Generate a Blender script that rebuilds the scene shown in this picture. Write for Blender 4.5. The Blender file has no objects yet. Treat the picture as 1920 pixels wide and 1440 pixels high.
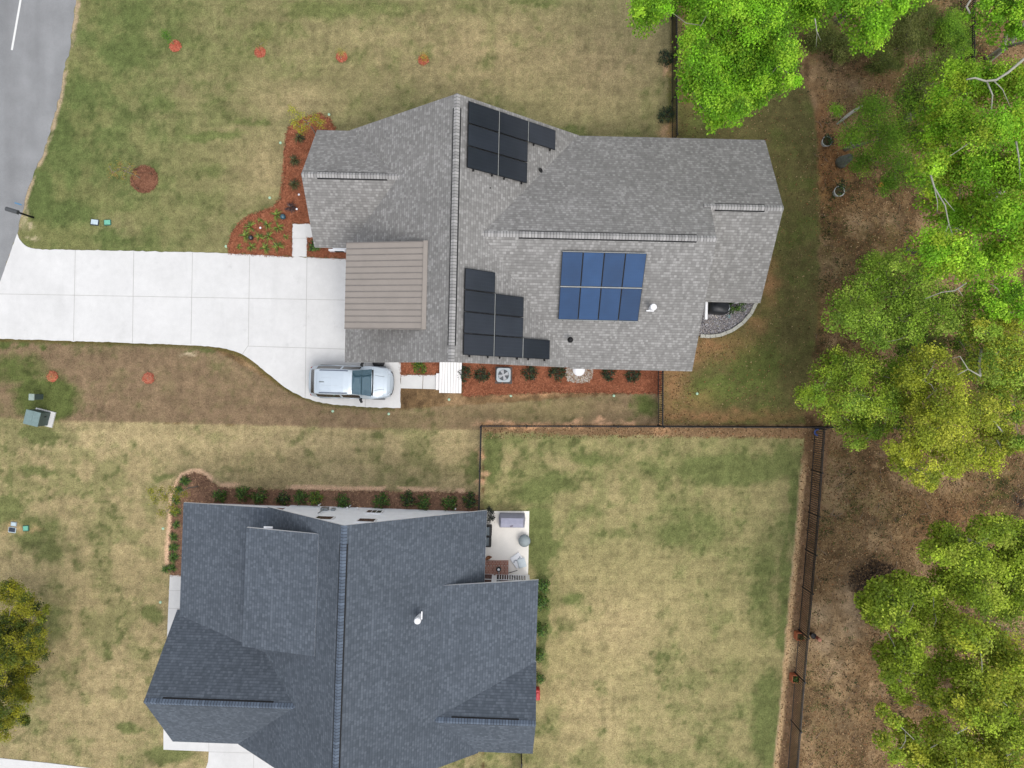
import bpy, math, random
import numpy as np
from mathutils import Vector, Matrix

rad = math.radians
random.seed(7)
RNG = np.random.default_rng(11)
SC = bpy.context.scene
COL = SC.collection

# ------------------------------------------------------------------ camera, sky, sun, exposure
CAM_H, FPX = 40.0, 1340.0            # drone height in metres, focal length in pixels of a 1920 px wide frame
cam_d = bpy.data.cameras.new("camera"); cam = bpy.data.objects.new("camera", cam_d); COL.objects.link(cam)
cam.location = (0, 0, CAM_H); cam.rotation_euler = (0, 0, 0)
cam_d.sensor_width = 36.0; cam_d.lens = FPX / 1920 * 36.0
cam_d.clip_start = 0.5; cam_d.clip_end = 2000
SC.camera = cam

SUN_EL, SUN_AZ = rad(58), rad(148)
world = bpy.data.worlds.new("World"); SC.world = world; world.use_nodes = True
wn, wl = world.node_tree.nodes, world.node_tree.links
bg = wn['Background']; bg.inputs['Strength'].default_value = 0.13
sky = wn.new('ShaderNodeTexSky'); sky.sky_type = 'NISHITA'; sky.sun_disc = False
sky.sun_elevation = SUN_EL; sky.sun_rotation = SUN_AZ; sky.dust_density = 2.0
hs = wn.new('ShaderNodeHueSaturation'); hs.inputs['Saturation'].default_value = 0.45
tc = wn.new('ShaderNodeTexCoord'); nz = wn.new('ShaderNodeTexNoise')
nz.inputs['Scale'].default_value = 7.5; nz.inputs['Detail'].default_value = 6
cr = wn.new('ShaderNodeValToRGB'); cr.color_ramp.elements[0].position = 0.46; cr.color_ramp.elements[1].position = 0.58
cr.color_ramp.elements[1].color = (0.9, 0.9, 0.9, 1)
mx = wn.new('ShaderNodeMixRGB'); mx.inputs[2].default_value = (8.5, 8.6, 8.9, 1)
wl.new(tc.outputs['Generated'], nz.inputs['Vector']); wl.new(nz.outputs['Fac'], cr.inputs[0])
wl.new(sky.outputs[0], hs.inputs['Color']); wl.new(hs.outputs[0], mx.inputs[1]); wl.new(cr.outputs[0], mx.inputs[0])
# overcast: the zenith is about three times as bright as the horizon
sz = wn.new('ShaderNodeSeparateXYZ'); wl.new(tc.outputs['Generated'], sz.inputs[0])
mr = wn.new('ShaderNodeMapRange'); wl.new(sz.outputs['Z'], mr.inputs[0])
for i_, v_ in enumerate((0.0, 1.0, 0.42, 1.5)): mr.inputs[i_ + 1].default_value = v_
sc_ = wn.new('ShaderNodeVectorMath'); sc_.operation = 'SCALE'; wl.new(mx.outputs[0], sc_.inputs[0]); wl.new(mr.outputs[0], sc_.inputs['Scale'])
wl.new(sc_.outputs[0], bg.inputs['Color'])

sun_d = bpy.data.lights.new("sun", 'SUN'); sun = bpy.data.objects.new("sun", sun_d); COL.objects.link(sun)
sun_d.energy = 1.05; sun_d.angle = rad(30); sun_d.color = (1, 0.96, 0.90)
sdir = Vector((math.cos(SUN_EL) * math.sin(SUN_AZ), math.cos(SUN_EL) * math.cos(SUN_AZ), math.sin(SUN_EL)))
sun.rotation_euler = sdir.to_track_quat('Z', 'Y').to_euler(); sun.location = (0, 0, 60)

SC.view_settings.view_transform = 'Standard'; SC.view_settings.look = 'None'
SC.view_settings.exposure = 0.56; SC.view_settings.gamma = 1

# ------------------------------------------------------------------ helpers
KL = 1.5                              # picture brightness of a white level surface under this light
def lin(c):
    c = np.asarray(c, float) / 255.0
    return np.where(c <= 0.04045, c / 12.92, ((c + 0.055) / 1.055) ** 2.4)
def pc(r, g, b, k=KL):                # picture colour -> base colour
    l = lin((r, g, b)) / k
    return (float(l[0]), float(l[1]), float(l[2]), 1.0)

def P(px, py, z=0.0):                 # photograph pixel at height z -> point in the place
    s = (CAM_H - z) / FPX
    return ((px - 960) * s, (720 - py) * s, z)

class NT:
    def __init__(s, name):
        s.m = bpy.data.materials.new(name); s.m.use_nodes = True
        s.t = s.m.node_tree; s.n = s.t.nodes; s.l = s.t.links
        s.b = s.n['Principled BSDF']
    def new(s, t, **kw):
        n = s.n.new(t)
        for k, v in kw.items(): setattr(n, k, v)
        return n
    def link(s, a, b): s.l.new(a, b)
    def noise(s, vec, scale, detail=3, rough=0.55):
        n = s.new('ShaderNodeTexNoise'); n.inputs['Scale'].default_value = scale
        n.inputs['Detail'].default_value = detail; n.inputs['Roughness'].default_value = rough
        if vec is not None: s.link(vec, n.inputs['Vector'])
        return n.outputs['Fac']
    def rng(s, val, a, b, lo, hi):
        n = s.new('ShaderNodeMapRange'); s.link(val, n.inputs[0])
        for i, v in enumerate((a, b, lo, hi)): n.inputs[i + 1].default_value = v
        return n.outputs[0]
    def math(s, op, a, b=None):
        n = s.new('ShaderNodeMath', operation=op)
        for i, v in enumerate((a, b)):
            if v is None: continue
            if isinstance(v, (int, float)): n.inputs[i].default_value = v
            else: s.link(v, n.inputs[i])
        return n.outputs[0]
    def mix(s, fac, a, b, blend='MIX'):
        n = s.new('ShaderNodeMixRGB', blend_type=blend)
        for i, v in ((0, fac), (1, a), (2, b)):
            if isinstance(v, (int, float)): n.inputs[i].default_value = v
            elif isinstance(v, tuple): n.inputs[i].default_value = v
            else: s.link(v, n.inputs[i])
        return n.outputs[0]
    def scale(s, col, f):             # colour * value
        n = s.new('ShaderNodeVectorMath', operation='SCALE'); s.link(f, n.inputs['Scale'])
        if isinstance(col, tuple): n.inputs[0].default_value = col[:3]
        else: s.link(col, n.inputs[0])
        return n.outputs[0]
    def color(s, c):
        if isinstance(c, tuple): s.b.inputs['Base Color'].default_value = c
        else: s.link(c, s.b.inputs['Base Color'])
    def bump(s, h, strength=0.3, dist=0.02):
        n = s.new('ShaderNodeBump'); n.inputs['Strength'].default_value = strength; n.inputs['Distance'].default_value = dist
        s.link(h, n.inputs['Height']); s.link(n.outputs[0], s.b.inputs['Normal'])
    def set(s, rough=0.6, metal=0.0, spec=0.5):
        s.b.inputs['Roughness'].default_value = rough; s.b.inputs['Metallic'].default_value = metal
        s.b.inputs['Specular IOR Level'].default_value = spec
        return s.m

def plain(name, col, rough=0.6, metal=0.0, var=0.12, nscale=6.0, spec=0.4, coat=0.0):
    t = NT(name); c = t.new('ShaderNodeTexCoord')
    v = t.rng(t.noise(c.outputs['Object'], nscale, 4), 0.25, 0.75, 1 - var, 1 + var)
    t.color(t.scale(col, v)); m = t.set(rough, metal, spec)
    t.b.inputs['Coat Weight'].default_value = coat
    return m

def attr_mat(name, fine=None, rough=0.95, translucent=0.0, bump=0.0, spec=0.1):
    t = NT(name); a = t.new('ShaderNodeAttribute', attribute_name='Col'); out = a.outputs['Color']
    c = t.new('ShaderNodeTexCoord')
    if fine:
        h = None
        for sc, amt in fine:
            n = t.noise(c.outputs['Object'], sc, 4, 0.65)
            out = t.scale(out, t.rng(n, 0.25, 0.75, 1 - amt, 1 + amt)); h = n
        if bump: t.bump(h, bump, 0.03)
    t.color(out); m = t.set(rough, 0, spec)
    if translucent:
        tr = t.new('ShaderNodeBsdfTranslucent'); t.link(out, tr.inputs['Color'])
        mxs = t.new('ShaderNodeMixShader'); mxs.inputs[0].default_value = translucent
        t.link(t.b.outputs[0], mxs.inputs[1]); t.link(tr.outputs[0], mxs.inputs[2])
        t.link(mxs.outputs[0], t.n['Material Output'].inputs['Surface'])
    return m

def link_obj(name, me, parent=None):
    o = bpy.data.objects.new(name, me); COL.objects.link(o)
    if parent is not None: o.parent = parent
    return o
def tag(o, label=None, cat=None, group=None, kind=None):
    if label: o['label'] = label
    if cat: o['category'] = cat
    if group: o['group'] = group
    if kind: o['kind'] = kind
    return o
def empty(name, loc, label, cat, group=None, rz=0.0):
    o = bpy.data.objects.new(name, None); COL.objects.link(o)
    o.location = loc; o.rotation_euler = (0, 0, rz); o.empty_display_size = 0.3
    return tag(o, label, cat, group)
def copy_tree(o, loc=None, rz=None, sc=None, parent=None):
    c = o.copy(); COL.objects.link(c)
    if parent is not None: c.parent = parent
    if loc is not None: c.location = loc
    if rz is not None: c.rotation_euler = (0, 0, rz)
    if sc is not None: c.scale = (sc, sc, sc)
    for ch in list(o.children): copy_tree(ch, parent=c)
    return c

class MB:
    """collects polygons of one part, in the part's own local space"""
    def __init__(s, off=(0, 0, 0)): s.v = []; s.f = []; s.m = []; s.uv = []; s.off = Vector(off)
    def poly(s, pts, mat=0, uv=None):
        i = len(s.v); s.v += [tuple(Vector(p) - s.off) for p in pts]
        s.f.append(tuple(range(i, i + len(pts)))); s.m.append(mat)
        s.uv.append(uv if uv else [(p[0], p[1]) for p in pts])
        return s
    def prism(s, pts, z0, z1, mat=0, side=None):
        side = mat if side is None else side
        if sum(a[0] * b[1] - b[0] * a[1] for a, b in zip(pts, pts[1:] + pts[:1])) < 0: pts = pts[::-1]
        s.poly([(p[0], p[1], z1) for p in pts], mat)
        s.poly([(p[0], p[1], z0) for p in reversed(pts)], side)
        for a, b in zip(pts, pts[1:] + pts[:1]):
            s.poly([(a[0], a[1], z0), (b[0], b[1], z0), (b[0], b[1], z1), (a[0], a[1], z1)], side)
        return s
    def box(s, c, size, rz=0.0, mat=0, bev=0.0):
        hx, hy = size[0] / 2, size[1] / 2; ca, sa = math.cos(rz), math.sin(rz)
        R = lambda x, y: (c[0] + x * ca - y * sa, c[1] + x * sa + y * ca)
        if bev <= 0:
            return s.prism([R(-hx, -hy), R(hx, -hy), R(hx, hy), R(-hx, hy)], c[2] - size[2] / 2, c[2] + size[2] / 2, mat)
        def ring(d, corner):
            out = []
            for sx, sy, a0 in ((1, 1, 0), (-1, 1, 90), (-1, -1, 180), (1, -1, 270)):
                for k in range(4):
                    a = rad(a0 + k * 30); out.append(R(sx * (hx - d - corner) + corner * math.cos(a), sy * (hy - d - corner) + corner * math.sin(a)))
            return out
        r0 = ring(0, bev); r1 = ring(bev * .7, bev * .6); z0, z1 = c[2] - size[2] / 2, c[2] + size[2] / 2
        n = len(r0)
        for (a, za), (b, zb) in (((r0, z0), (r0, z1 - bev * .7)), ((r0, z1 - bev * .7), (r1, z1))):
            for i in range(n):
                j = (i + 1) % n
                s.poly([(*a[i], za), (*a[j], za), (*b[j], zb), (*b[i], zb)], mat)
        s.poly([(*p, z1) for p in r1], mat); s.poly([(*p, z0) for p in reversed(r0)], mat)
        return s
    def tube(s, pts, rs, n=6, mat=0, cap=True):
        pts = [Vector(p) for p in pts]; rings = []
        if isinstance(rs, (int, float)): rs = [rs] * len(pts)
        for i, p in enumerate(pts):
            d = (pts[min(i + 1, len(pts) - 1)] - pts[max(i - 1, 0)]).normalized()
            a = d.cross(Vector((0, 0, 1)) if abs(d.z) < 0.95 else Vector((1, 0, 0))).normalized(); b = d.cross(a)
            rings.append([p + (a * math.cos(2 * math.pi * k / n) + b * math.sin(2 * math.pi * k / n)) * rs[i] for k in range(n)])
        for r0, r1 in zip(rings, rings[1:]):
            for k in range(n):
                s.poly([r0[(k + 1) % n], r0[k], r1[k], r1[(k + 1) % n]], mat)
        if cap: s.poly(rings[-1][::-1], mat); s.poly(rings[0], mat)
        return s
    def lathe(s, prof, c=(0, 0, 0), n=20, mat=0, sx=1.0, sy=1.0):
        rings = [[(c[0] + r * sx * math.cos(2 * math.pi * k / n), c[1] + r * sy * math.sin(2 * math.pi * k / n), c[2] + z) for k in range(n)] for r, z in prof]
        for r0, r1 in zip(rings, rings[1:]):
            for k in range(n):
                s.poly([r0[k], r0[(k + 1) % n], r1[(k + 1) % n], r1[k]], mat)
        s.poly(rings[-1], mat); s.poly(rings[0][::-1], mat)
        return s
    def build(s, name, mats, parent=None, smooth=False, auto=None):
        me = bpy.data.meshes.new(name); me.from_pydata(s.v, [], s.f)
        for m in (mats if isinstance(mats, (list, tuple)) else [mats]): me.materials.append(m)
        me.polygons.foreach_set('material_index', s.m)
        uvl = me.uv_layers.new(name='UVMap'); flat = [c for u in s.uv for q in u for c in q]
        uvl.data.foreach_set('uv', flat)
        if smooth: weld(me)
        me.polygons.foreach_set('use_smooth', [bool(smooth)] * len(s.f)); me.update()
        return link_obj(name, me, parent)
import bmesh
def weld(me):
    bm = bmesh.new(); bm.from_mesh(me); bmesh.ops.remove_doubles(bm, verts=bm.verts, dist=0.0005); bm.to_mesh(me); bm.free()
    for e in me.edges: pass
def sharp(o, deg=35):
    me = o.data; bm = bmesh.new(); bm.from_mesh(me)
    for e in bm.edges: e.smooth = not (len(e.link_faces) == 2 and e.calc_face_angle(0) > rad(deg))
    bm.to_mesh(me); bm.free()

def np_mesh(name, V, F, cols, mat, parent=None):
    """V (n,3), F (m,k) all faces k-gons, cols (n,3) base colours"""
    me = bpy.data.meshes.new(name); n, m, k = len(V), len(F), F.shape[1]
    me.vertices.add(n); me.vertices.foreach_set('co', np.ascontiguousarray(V, dtype=np.float32).ravel())
    me.loops.add(m * k); me.loops.foreach_set('vertex_index', F.astype(np.int32).ravel())
    me.polygons.add(m); me.polygons.foreach_set('loop_start', np.arange(0, m * k, k, dtype=np.int32))
    me.update(calc_edges=True)
    a = me.color_attributes.new('Col', 'FLOAT_COLOR', 'POINT')
    c4 = np.ones((n, 4), np.float32); c4[:, :3] = cols; a.data.foreach_set('color', c4.ravel())
    if isinstance(mat, (list, tuple)):
        for q in mat: me.materials.append(q)
    else: me.materials.append(mat)
    return link_obj(name, me, parent)

def leaf_geo(C, N, size, aspect=0.6, rng=RNG):
    """flat leaves: centres C, facing N, half length size (per leaf) -> verts, quads (kite shaped)"""
    n = len(C); N = N / np.linalg.norm(N, axis=1, keepdims=True)
    r = rng.normal(size=(n, 3)); A = np.cross(N, r); A /= np.linalg.norm(A, axis=1, keepdims=True) + 1e-9
    B = np.cross(N, A); s = np.asarray(size).reshape(-1, 1) * np.ones((n, 1))
    V = np.stack([C + A * s, C + B * s * aspect + A * s * .15, C - A * s, C - B * s * aspect + A * s * .15], 1).reshape(-1, 3)
    F = np.arange(n * 4).reshape(n, 4)
    return V, F

# ------------------------------------------------------------------ value noise on the ground (pixel space of the photograph)
def vnoise(x, y, scale, seed=0):
    r = np.random.default_rng(seed); T = r.random((256, 256))
    u, v = x / scale + 1000.5, y / scale + 1000.5
    i, j = np.floor(u).astype(int), np.floor(v).astype(int); fu, fv = u - i, v - j
    fu = fu * fu * (3 - 2 * fu); fv = fv * fv * (3 - 2 * fv)
    g = lambda a, b: T[a % 256, b % 256]
    return (g(i, j) * (1 - fu) + g(i + 1, j) * fu) * (1 - fv) + (g(i, j + 1) * (1 - fu) + g(i + 1, j + 1) * fu) * fv
def fbm(x, y, scale, seed=0, oct=4):
    t = 0; a = 1; s = 0
    for k in range(oct):
        t = t + a * vnoise(x, y, scale / 2 ** k, seed + k * 17); s += a; a *= 0.55
    return t / s
def inside(x, y, poly):
    r = np.zeros(x.shape, bool); n = len(poly)
    for i in range(n):
        (x0, y0), (x1, y1) = poly[i], poly[(i + 1) % n]
        if y0 == y1: continue
        c = ((y0 > y) != (y1 > y)) & (x < (x1 - x0) * (y - y0) / (y1 - y0) + x0); r ^= c
    return r
def sdist(x, y, poly):
    d = np.full(x.shape, 1e9); n = len(poly)
    for i in range(n):
        (x0, y0), (x1, y1) = poly[i], poly[(i + 1) % n]; dx, dy = x1 - x0, y1 - y0
        t = np.clip(((x - x0) * dx + (y - y0) * dy) / (dx * dx + dy * dy + 1e-9), 0, 1)
        d = np.minimum(d, np.hypot(x - x0 - t * dx, y - y0 - t * dy))
    return np.where(inside(x, y, poly), d, -d)
def sstep(a, b, t):
    t = np.clip((t - a) / (b - a), 0, 1); return t * t * (3 - 2 * t)

# outlines on the ground, in photograph pixels
ROAD = [(1100, -2600), (620, -1300), (300, -480), (190, -200), (160, -90), (143, 0), (137, 43), (132, 90), (118, 140), (113, 177), (97, 233), (82, 287), (65, 320), (50, 363), (37, 413), (33, 438),
        (16, 484), (0, 530), (-40, 640), (-110, 820), (-330, 1500), (-800, 2900), (-1150, 2800), (-700, 1500), (-420, 640), (-250, 0), (-150, -260), (150, -1200), (720, -2750)]
DRIVE = [(33, 438), (36, 447), (42, 455), (52, 463), (68, 467), (100, 468), (400, 474), (548, 482), (660, 486), (690, 486), (690, 668), (752, 668), (751, 765),
         (700, 764), (640, 760), (606, 756), (575, 747), (550, 736), (524, 718), (498, 697), (474, 677), (452, 663), (425, 654), (390, 649), (300, 645), (150, 640),
         (0, 635), (-45, 633), (0, 530)]
WALK = [(549, 420), (600, 420), (600, 446), (576, 446), (575.5, 481.5), (548, 481)]
PATIO = [(895, 958), (992.5, 958), (990, 1085), (895, 1085)]
NEIGH_WALK = [(319, 1078), (360, 1078), (360, 1380), (392, 1380), (392, 1408.5), (307, 1405), (307, 1369), (313.5, 1197)]
NEIGH_DRIVE = [(392, 1380), (560, 1380), (560, 1560), (360, 1560), (378, 1452), (386, 1441), (390.5, 1428), (392, 1409)]
SIDEWALK = [(-60, 1417), (0, 1421), (90, 1430), (172, 1440), (250, 1452), (250, 1560), (-60, 1560)]
FENCED = [(906, 812), (1508, 822), (1503, 880), (1495, 970), (1487, 1060), (1477, 1180), (1466, 1290), (1453, 1440), (1440, 1640), (906, 1640)]
BACK = [(1264, -300), (1500, -300), (1500, 60), (1498, 130), (1512, 165), (1526, 205), (1533, 255), (1536, 330), (1534, 420), (1535, 520), (1526, 640), (1516, 720), (1510, 797),
        (1240, 797), (1240, 640)]
STRIP = [(0, 640), (390, 649), (560, 745), (751, 768), (1236, 735), (1236, 797), (905, 797), (900, 806), (600, 802), (350, 794), (120, 790), (0, 783), (-300, 780), (-300, 640)]
NEIGH = [(-300, 780), (0, 783), (120, 790), (350, 794), (600, 802), (904, 806), (904, 1640), (-300, 1640)]
EDGE = [(1505, 806), (1560, 806), (1545, 900), (1533, 1010), (1520, 1120), (1505, 1250), (1494, 1340), (1481, 1440), (1460, 1640), (1440, 1640), (1453, 1440), (1466, 1290), (1477, 1180), (1487, 1060), (1495, 970), (1503, 880)]
MULCH_FRONT = [(600, 214), (618, 222), (628, 240), (628, 262), (600, 300), (590, 470), (577, 470), (577, 446), (600, 420), (549, 420), (549, 481), (430, 475), (428, 462), (434, 440), (447, 420), (466, 405), (490, 397), (513, 388), (526, 372),
               (530, 345), (532, 310), (534, 280), (538, 250), (546, 234), (566, 222)]
MULCH_PORCH = [(577, 446), (592, 440), (600, 462), (652, 462), (652, 485), (576, 481)]
MULCH_SIDE = [(866, 676), (1240, 676), (1239, 738), (1150, 736), (1050, 735), (980, 737), (900, 741), (868, 742)]
MULCH_RAMP = [(751, 676), (826, 676), (826, 702), (752, 703)]
MULCH_NEIGH = [(336, 905), (344, 893), (358, 887), (372, 887), (386, 893), (398, 905), (410, 913), (440, 916), (560, 919), (700, 921), (860, 924), (899, 925), (898, 962), (560, 975), (350, 975), (352, 1078), (318, 1078), (320, 1010), (323, 960), (327, 925)]

# ------------------------------------------------------------------ ground: colour fields, one sheet cut into lawns and woodland floor
def L(r, g, b): return lin((r, g, b)) / KL
def gauss(x, y, blobs):
    t = np.zeros(x.shape)
    for bx, by, rx, ry, s in blobs: t = np.maximum(t, s * np.exp(-((x - bx) / rx) ** 2 - ((y - by) / ry) ** 2))
    return t
GREEN_A = [(100, 250, 45, 60, .9), (75, 360, 40, 60, .8), (235, 95, 55, 40, .8), (340, 25, 70, 40, .5), (250, 30, 60, 50, .6), (300, 200, 70, 30, .5), (150, 180, 50, 60, .6), (270, 120, 45, 25, .5),
           (400, 255, 70, 14, .7), (500, 60, 110, 40, .45), (620, 20, 150, 30, .55), (430, 130, 80, 30, .4), (130, 400, 70, 40, .6), (380, 320, 80, 25, .45), (300, 340, 60, 30, .4), (230, 390, 60, 20, .4),
           (180, 300, 60, 40, .5), (210, 445, 90, 20, .45), (330, 70, 60, 60, .5), (720, 15, 160, 25, .5), (1000, 5, 80, 14, .5), (640, 215, 60, 25, .25), (1060, 250, 60, 20, .7), (1180, 250, 70, 14, .4), (760, 165, 60, 15, .3), (470, 230, 60, 12, .5)]
TAN_A = [(340, 165, 50, 30, .6), (300, 205, 40, 18, .7), (500, 320, 70, 70, .7), (900, 100, 260, 90, .8), (1130, 120, 130, 90, .9), (440, 250, 50, 20, .3), (480, 410, 70, 40, .6), (560, 190, 100, 40, .6), (220, 425, 40, 20, .5), (150, 60, 15, 60, .4)]
GREEN_S = [(85, 745, 65, 50, .95), (30, 690, 80, 40, .6), (20, 640, 330, 10, .6), (75, 815, 40, 16, .6), (1210, 760, 35, 30, .6), (440, 655, 140, 8, .5)]
GREEN_C = [(72, 817, 42, 17, 1), (70, 885, 60, 12, .6), (14, 962, 36, 30, 1), (70, 1000, 60, 45, .75), (95, 1035, 40, 30, .6), (288, 1152, 26, 20, .8), (206, 1224, 14, 18, .6), (286, 1198, 14, 14, .5), (242, 1365, 30, 14, .7),
           (315, 1415, 60, 24, .7), (300, 895, 40, 14, .5), (180, 1010, 140, 60, .3), (100, 1150, 60, 110, .45), (60, 1390, 60, 30, .4), (320, 1062, 14, 14, .8), (620, 865, 140, 22, .3), (240, 935, 40, 20, .3), (890, 880, 20, 50, .5), (860, 1425, 60, 14, .3)]
TAN_C = [(560, 830, 260, 22, .7), (150, 830, 200, 24, .6), (640, 885, 80, 14, .5), (330, 1230, 60, 60, .4), (200, 1260, 90, 70, .3), (740, 900, 120, 14, .4)]
GREEN_D = [(922, 860, 24, 60, .8), (1015, 1010, 34, 70, 1), (1040, 905, 60, 30, .7), (1110, 860, 80, 25, .6), (1220, 880, 60, 40, .5), (1290, 990, 110, 70, .55), (1370, 880, 140, 40, .75), (1480, 860, 40, 40, .7), (1430, 1100, 50, 160, .5),
           (1440, 1360, 40, 120, .8), (1018, 1130, 14, 140, .9), (1070, 1120, 30, 20, .6), (1060, 1170, 40, 20, .4), (1000, 925, 50, 30, .7), (960, 830, 60, 18, .4), (1350, 1100, 80, 60, .3), (1100, 960, 50, 30, .5), (1180, 1000, 50, 20, .5), (1380, 1260, 70, 60, .35), (1472, 1150, 14, 200, .8), (1490, 950, 12, 110, .8)]
TAN_D = [(1150, 1180, 120, 90, .8), (1100, 1330, 110, 120, .8), (1060, 870, 40, 20, .6), (1190, 830, 40, 20, .6), (960, 870, 30, 30, .5), (1250, 1300, 80, 120, .4), (1150, 930, 40, 30, .5), (930, 1428, 60, 12, .7)]
PALE_W = [(1596, 1130, 30, 44, 1.3), (1545, 1150, 28, 26, 1.2), (1590, 1180, 28, 34, 1.1), (1548, 1205, 30, 30, 1.1), (1560, 1250, 26, 24, .7), (1520, 190, 14, 24, .7), (1555, 150, 30, 30, .45), (1600, 160, 30, 18, .5), (1720, 100, 34, 16, .8), (1745, 70, 14, 18, .6), (1610, 415, 26, 18, .6), (1670, 415, 20, 16, .5), (1560, 500, 40, 30, .3), (1560, 1340, 60, 60, .25), (1590, 215, 30, 30, .3), (1640, 1000, 60, 40, .25), (1560, 930, 30, 40, .4)]
CHAR_W = [(1640, 1088, 44, 34, 1.5), (1622, 1118, 22, 36, 1.5), (1612, 1140, 12, 12, 1), (1580, 112, 24, 18, .5), (1912, 945, 20, 30, .9)]
RUST_W = [(1555, 300, 40, 80, 1.3), (1540, 230, 30, 50, .9), (1545, 600, 18, 18, .7), (1570, 370, 40, 40, .5), (1780, 980, 90, 50, .4), (1340, 650, 60, 12, .9)]
MOSS_W = [(1545, 65, 70, 55, .8), (1650, 60, 110, 60, .8), (1620, 180, 60, 40, .5), (1720, 180, 80, 60, .8), (1560, 480, 40, 120, .6), (1600, 950, 100, 60, .5), (1560, 880, 30, 50, .5), (1540, 1290, 40, 120, .35), (1800, 60, 60, 60, .9), (1650, 440, 60, 30, .5), (1530, 560, 20, 120, .5), (1870, 920, 60, 40, .7)]
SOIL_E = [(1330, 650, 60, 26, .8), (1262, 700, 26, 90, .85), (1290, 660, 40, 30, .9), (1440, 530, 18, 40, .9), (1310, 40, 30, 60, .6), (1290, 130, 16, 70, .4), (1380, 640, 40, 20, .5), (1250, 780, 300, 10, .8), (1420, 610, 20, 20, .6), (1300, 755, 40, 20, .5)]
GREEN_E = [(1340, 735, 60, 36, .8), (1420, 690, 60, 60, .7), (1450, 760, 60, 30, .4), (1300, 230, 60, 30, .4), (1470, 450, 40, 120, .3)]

def ground_field(x, y):
    """x, y: ground points as photograph pixels -> base colour (n,3), region index"""
    w = fbm(x, y, 60, 3) - .5; w2 = fbm(x, y, 18, 31) - .5; w3 = fbm(x, y, 7, 77, 3) - .5
    xx = x + w2 * 26 + w3 * 10; yy = y + (fbm(x, y, 18, 57) - .5) * 26 + w3 * 8
    n1 = fbm(x, y, 120, 5); n2 = fbm(x, y, 30, 9); n3 = fbm(x, y, 11, 15)
    streak = .6 * fbm(x * .1, y, 8, 23, 3) + .4 * fbm(x, y * .12, 7, 29, 3)
    def mixc(c, d, t): return c + (np.asarray(d) - c) * np.clip(t, 0, 1)[..., None]
    one = np.ones(x.shape)[..., None]
    def lawn(base, green, tan, gb, tb, na, glim=(.44, .62)):
        c = one * base; c = mixc(c, tan, gauss(xx, yy, tb) * (.6 + .8 * n2))
        g = gauss(xx, yy, gb); g = sstep(.25, .75, g * (.45 + 1.1 * n2) + .35 * g)
        g = np.maximum(g, na * sstep(glim[0], glim[1], .55 * n2 + .45 * n1))
        c = mixc(c, green, g); tf = sstep(.55, .68, .65 * fbm(x, y, 8, 61, 2) + .35 * fbm(x, y, 26, 63, 2)) * np.clip(.2 + 1.2 * g, 0, 1); c = mixc(c, np.asarray(green) * .82, tf * .95); return c * (1 + .5 * (n3 - .5) + .5 * (streak - .5) + .4 * w3 + .16 * (n2 - .5))[..., None]
    fA = sstep(560, 120, x)
    cA = lawn(L(140, 132, 84), L(112, 118, 62), L(166, 146, 101), GREEN_A, TAN_A, .5, (.47, .7))
    cA0 = lawn(L(124, 126, 70), L(98, 112, 55), L(146, 132, 91), GREEN_A, TAN_A, .85, (.43, .64))
    cA = cA * (1 - fA)[..., None] + cA0 * fA[..., None]
    cS = lawn(L(136, 112, 82), L(94, 104, 48), L(150, 130, 88), GREEN_S, [(980, 770, 200, 40, .9), (560, 700, 160, 50, .2)], .2)
    cC = lawn(L(168, 150, 102), L(114, 118, 64), L(188, 166, 117), GREEN_C, TAN_C, .6)
    cD = lawn(L(157, 146, 92), L(112, 119, 62), L(184, 163, 111), GREEN_D, TAN_D, .6)
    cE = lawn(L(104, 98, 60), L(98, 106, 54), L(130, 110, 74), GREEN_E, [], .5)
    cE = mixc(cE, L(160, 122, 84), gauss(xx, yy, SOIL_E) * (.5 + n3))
    cW = one * L(134, 108, 76)
    cW = mixc(cW, L(108, 86, 60), sstep(.46, .62, n2)); cW = mixc(cW, L(158, 130, 96), sstep(.52, .66, fbm(x, y, 44, 91)))
    cW = mixc(cW, L(150, 108, 70), gauss(xx, yy, RUST_W) * (.4 + n3))
    cW = mixc(cW, L(84, 84, 36), gauss(xx, yy, MOSS_W) * sstep(.35, .6, n3))
    cW = mixc(cW, L(186, 160, 126), gauss(xx, yy, PALE_W) * (.1 + 1.1 * n2)); cW = mixc(cW, L(52, 44, 40), gauss(xx, yy, CHAR_W) * (.5 + n3))
    cW = cW * (1 + .8 * (n3 - .5) + .5 * (w3))[..., None]
    cX = one * L(134, 106, 80); cX = mixc(cX, L(110, 86, 62), sstep(.4, .6, n3)); cX = mixc(cX, L(200, 172, 130), gauss(xx, yy, [(1478, 1225, 16, 34, 1)]))
    cX = cX * (1 + .6 * (n3 - .5))[..., None]
    c = cW.copy(); reg = np.full(x.shape, 5)
    j = (n3 - .5) * 8 + w * 10 + w3 * 5
    def blend(poly, col, soft, idx, jj=1.0):
        nonlocal c
        d = sdist(x, y, poly) + j * jj; t = sstep(-soft, soft, d); c = c * (1 - t)[..., None] + col * t[..., None]; reg[d > 0] = idx
    blend([(-400, -300), (1262, -300), (1262, 700), (700, 700), (600, 560), (-400, 560)], cA, 2, 0)
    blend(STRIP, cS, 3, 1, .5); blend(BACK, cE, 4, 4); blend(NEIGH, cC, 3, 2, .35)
    # bare strip along the fence between the two gardens
    blend([(905, 796), (1530, 799), (1512, 823), (905, 818)], one * L(140, 112, 82) * (1 + .7 * (n3 - .5))[..., None], 4, 4)
    blend(EDGE, cX, 2, 6, .4); blend(FENCED, cD, 2, 3, .7)
    # pale sandy cut along the fenced lawn and soil by the road edge
    d = sdist(x, y, FENCED); t = sstep(7, 3, np.abs(d + 3 + j * .5)) * (x > 1400) * sstep(840, 900, y); c = mixc(c, L(206, 172, 128), t * (.5 + .6 * n2))
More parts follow.
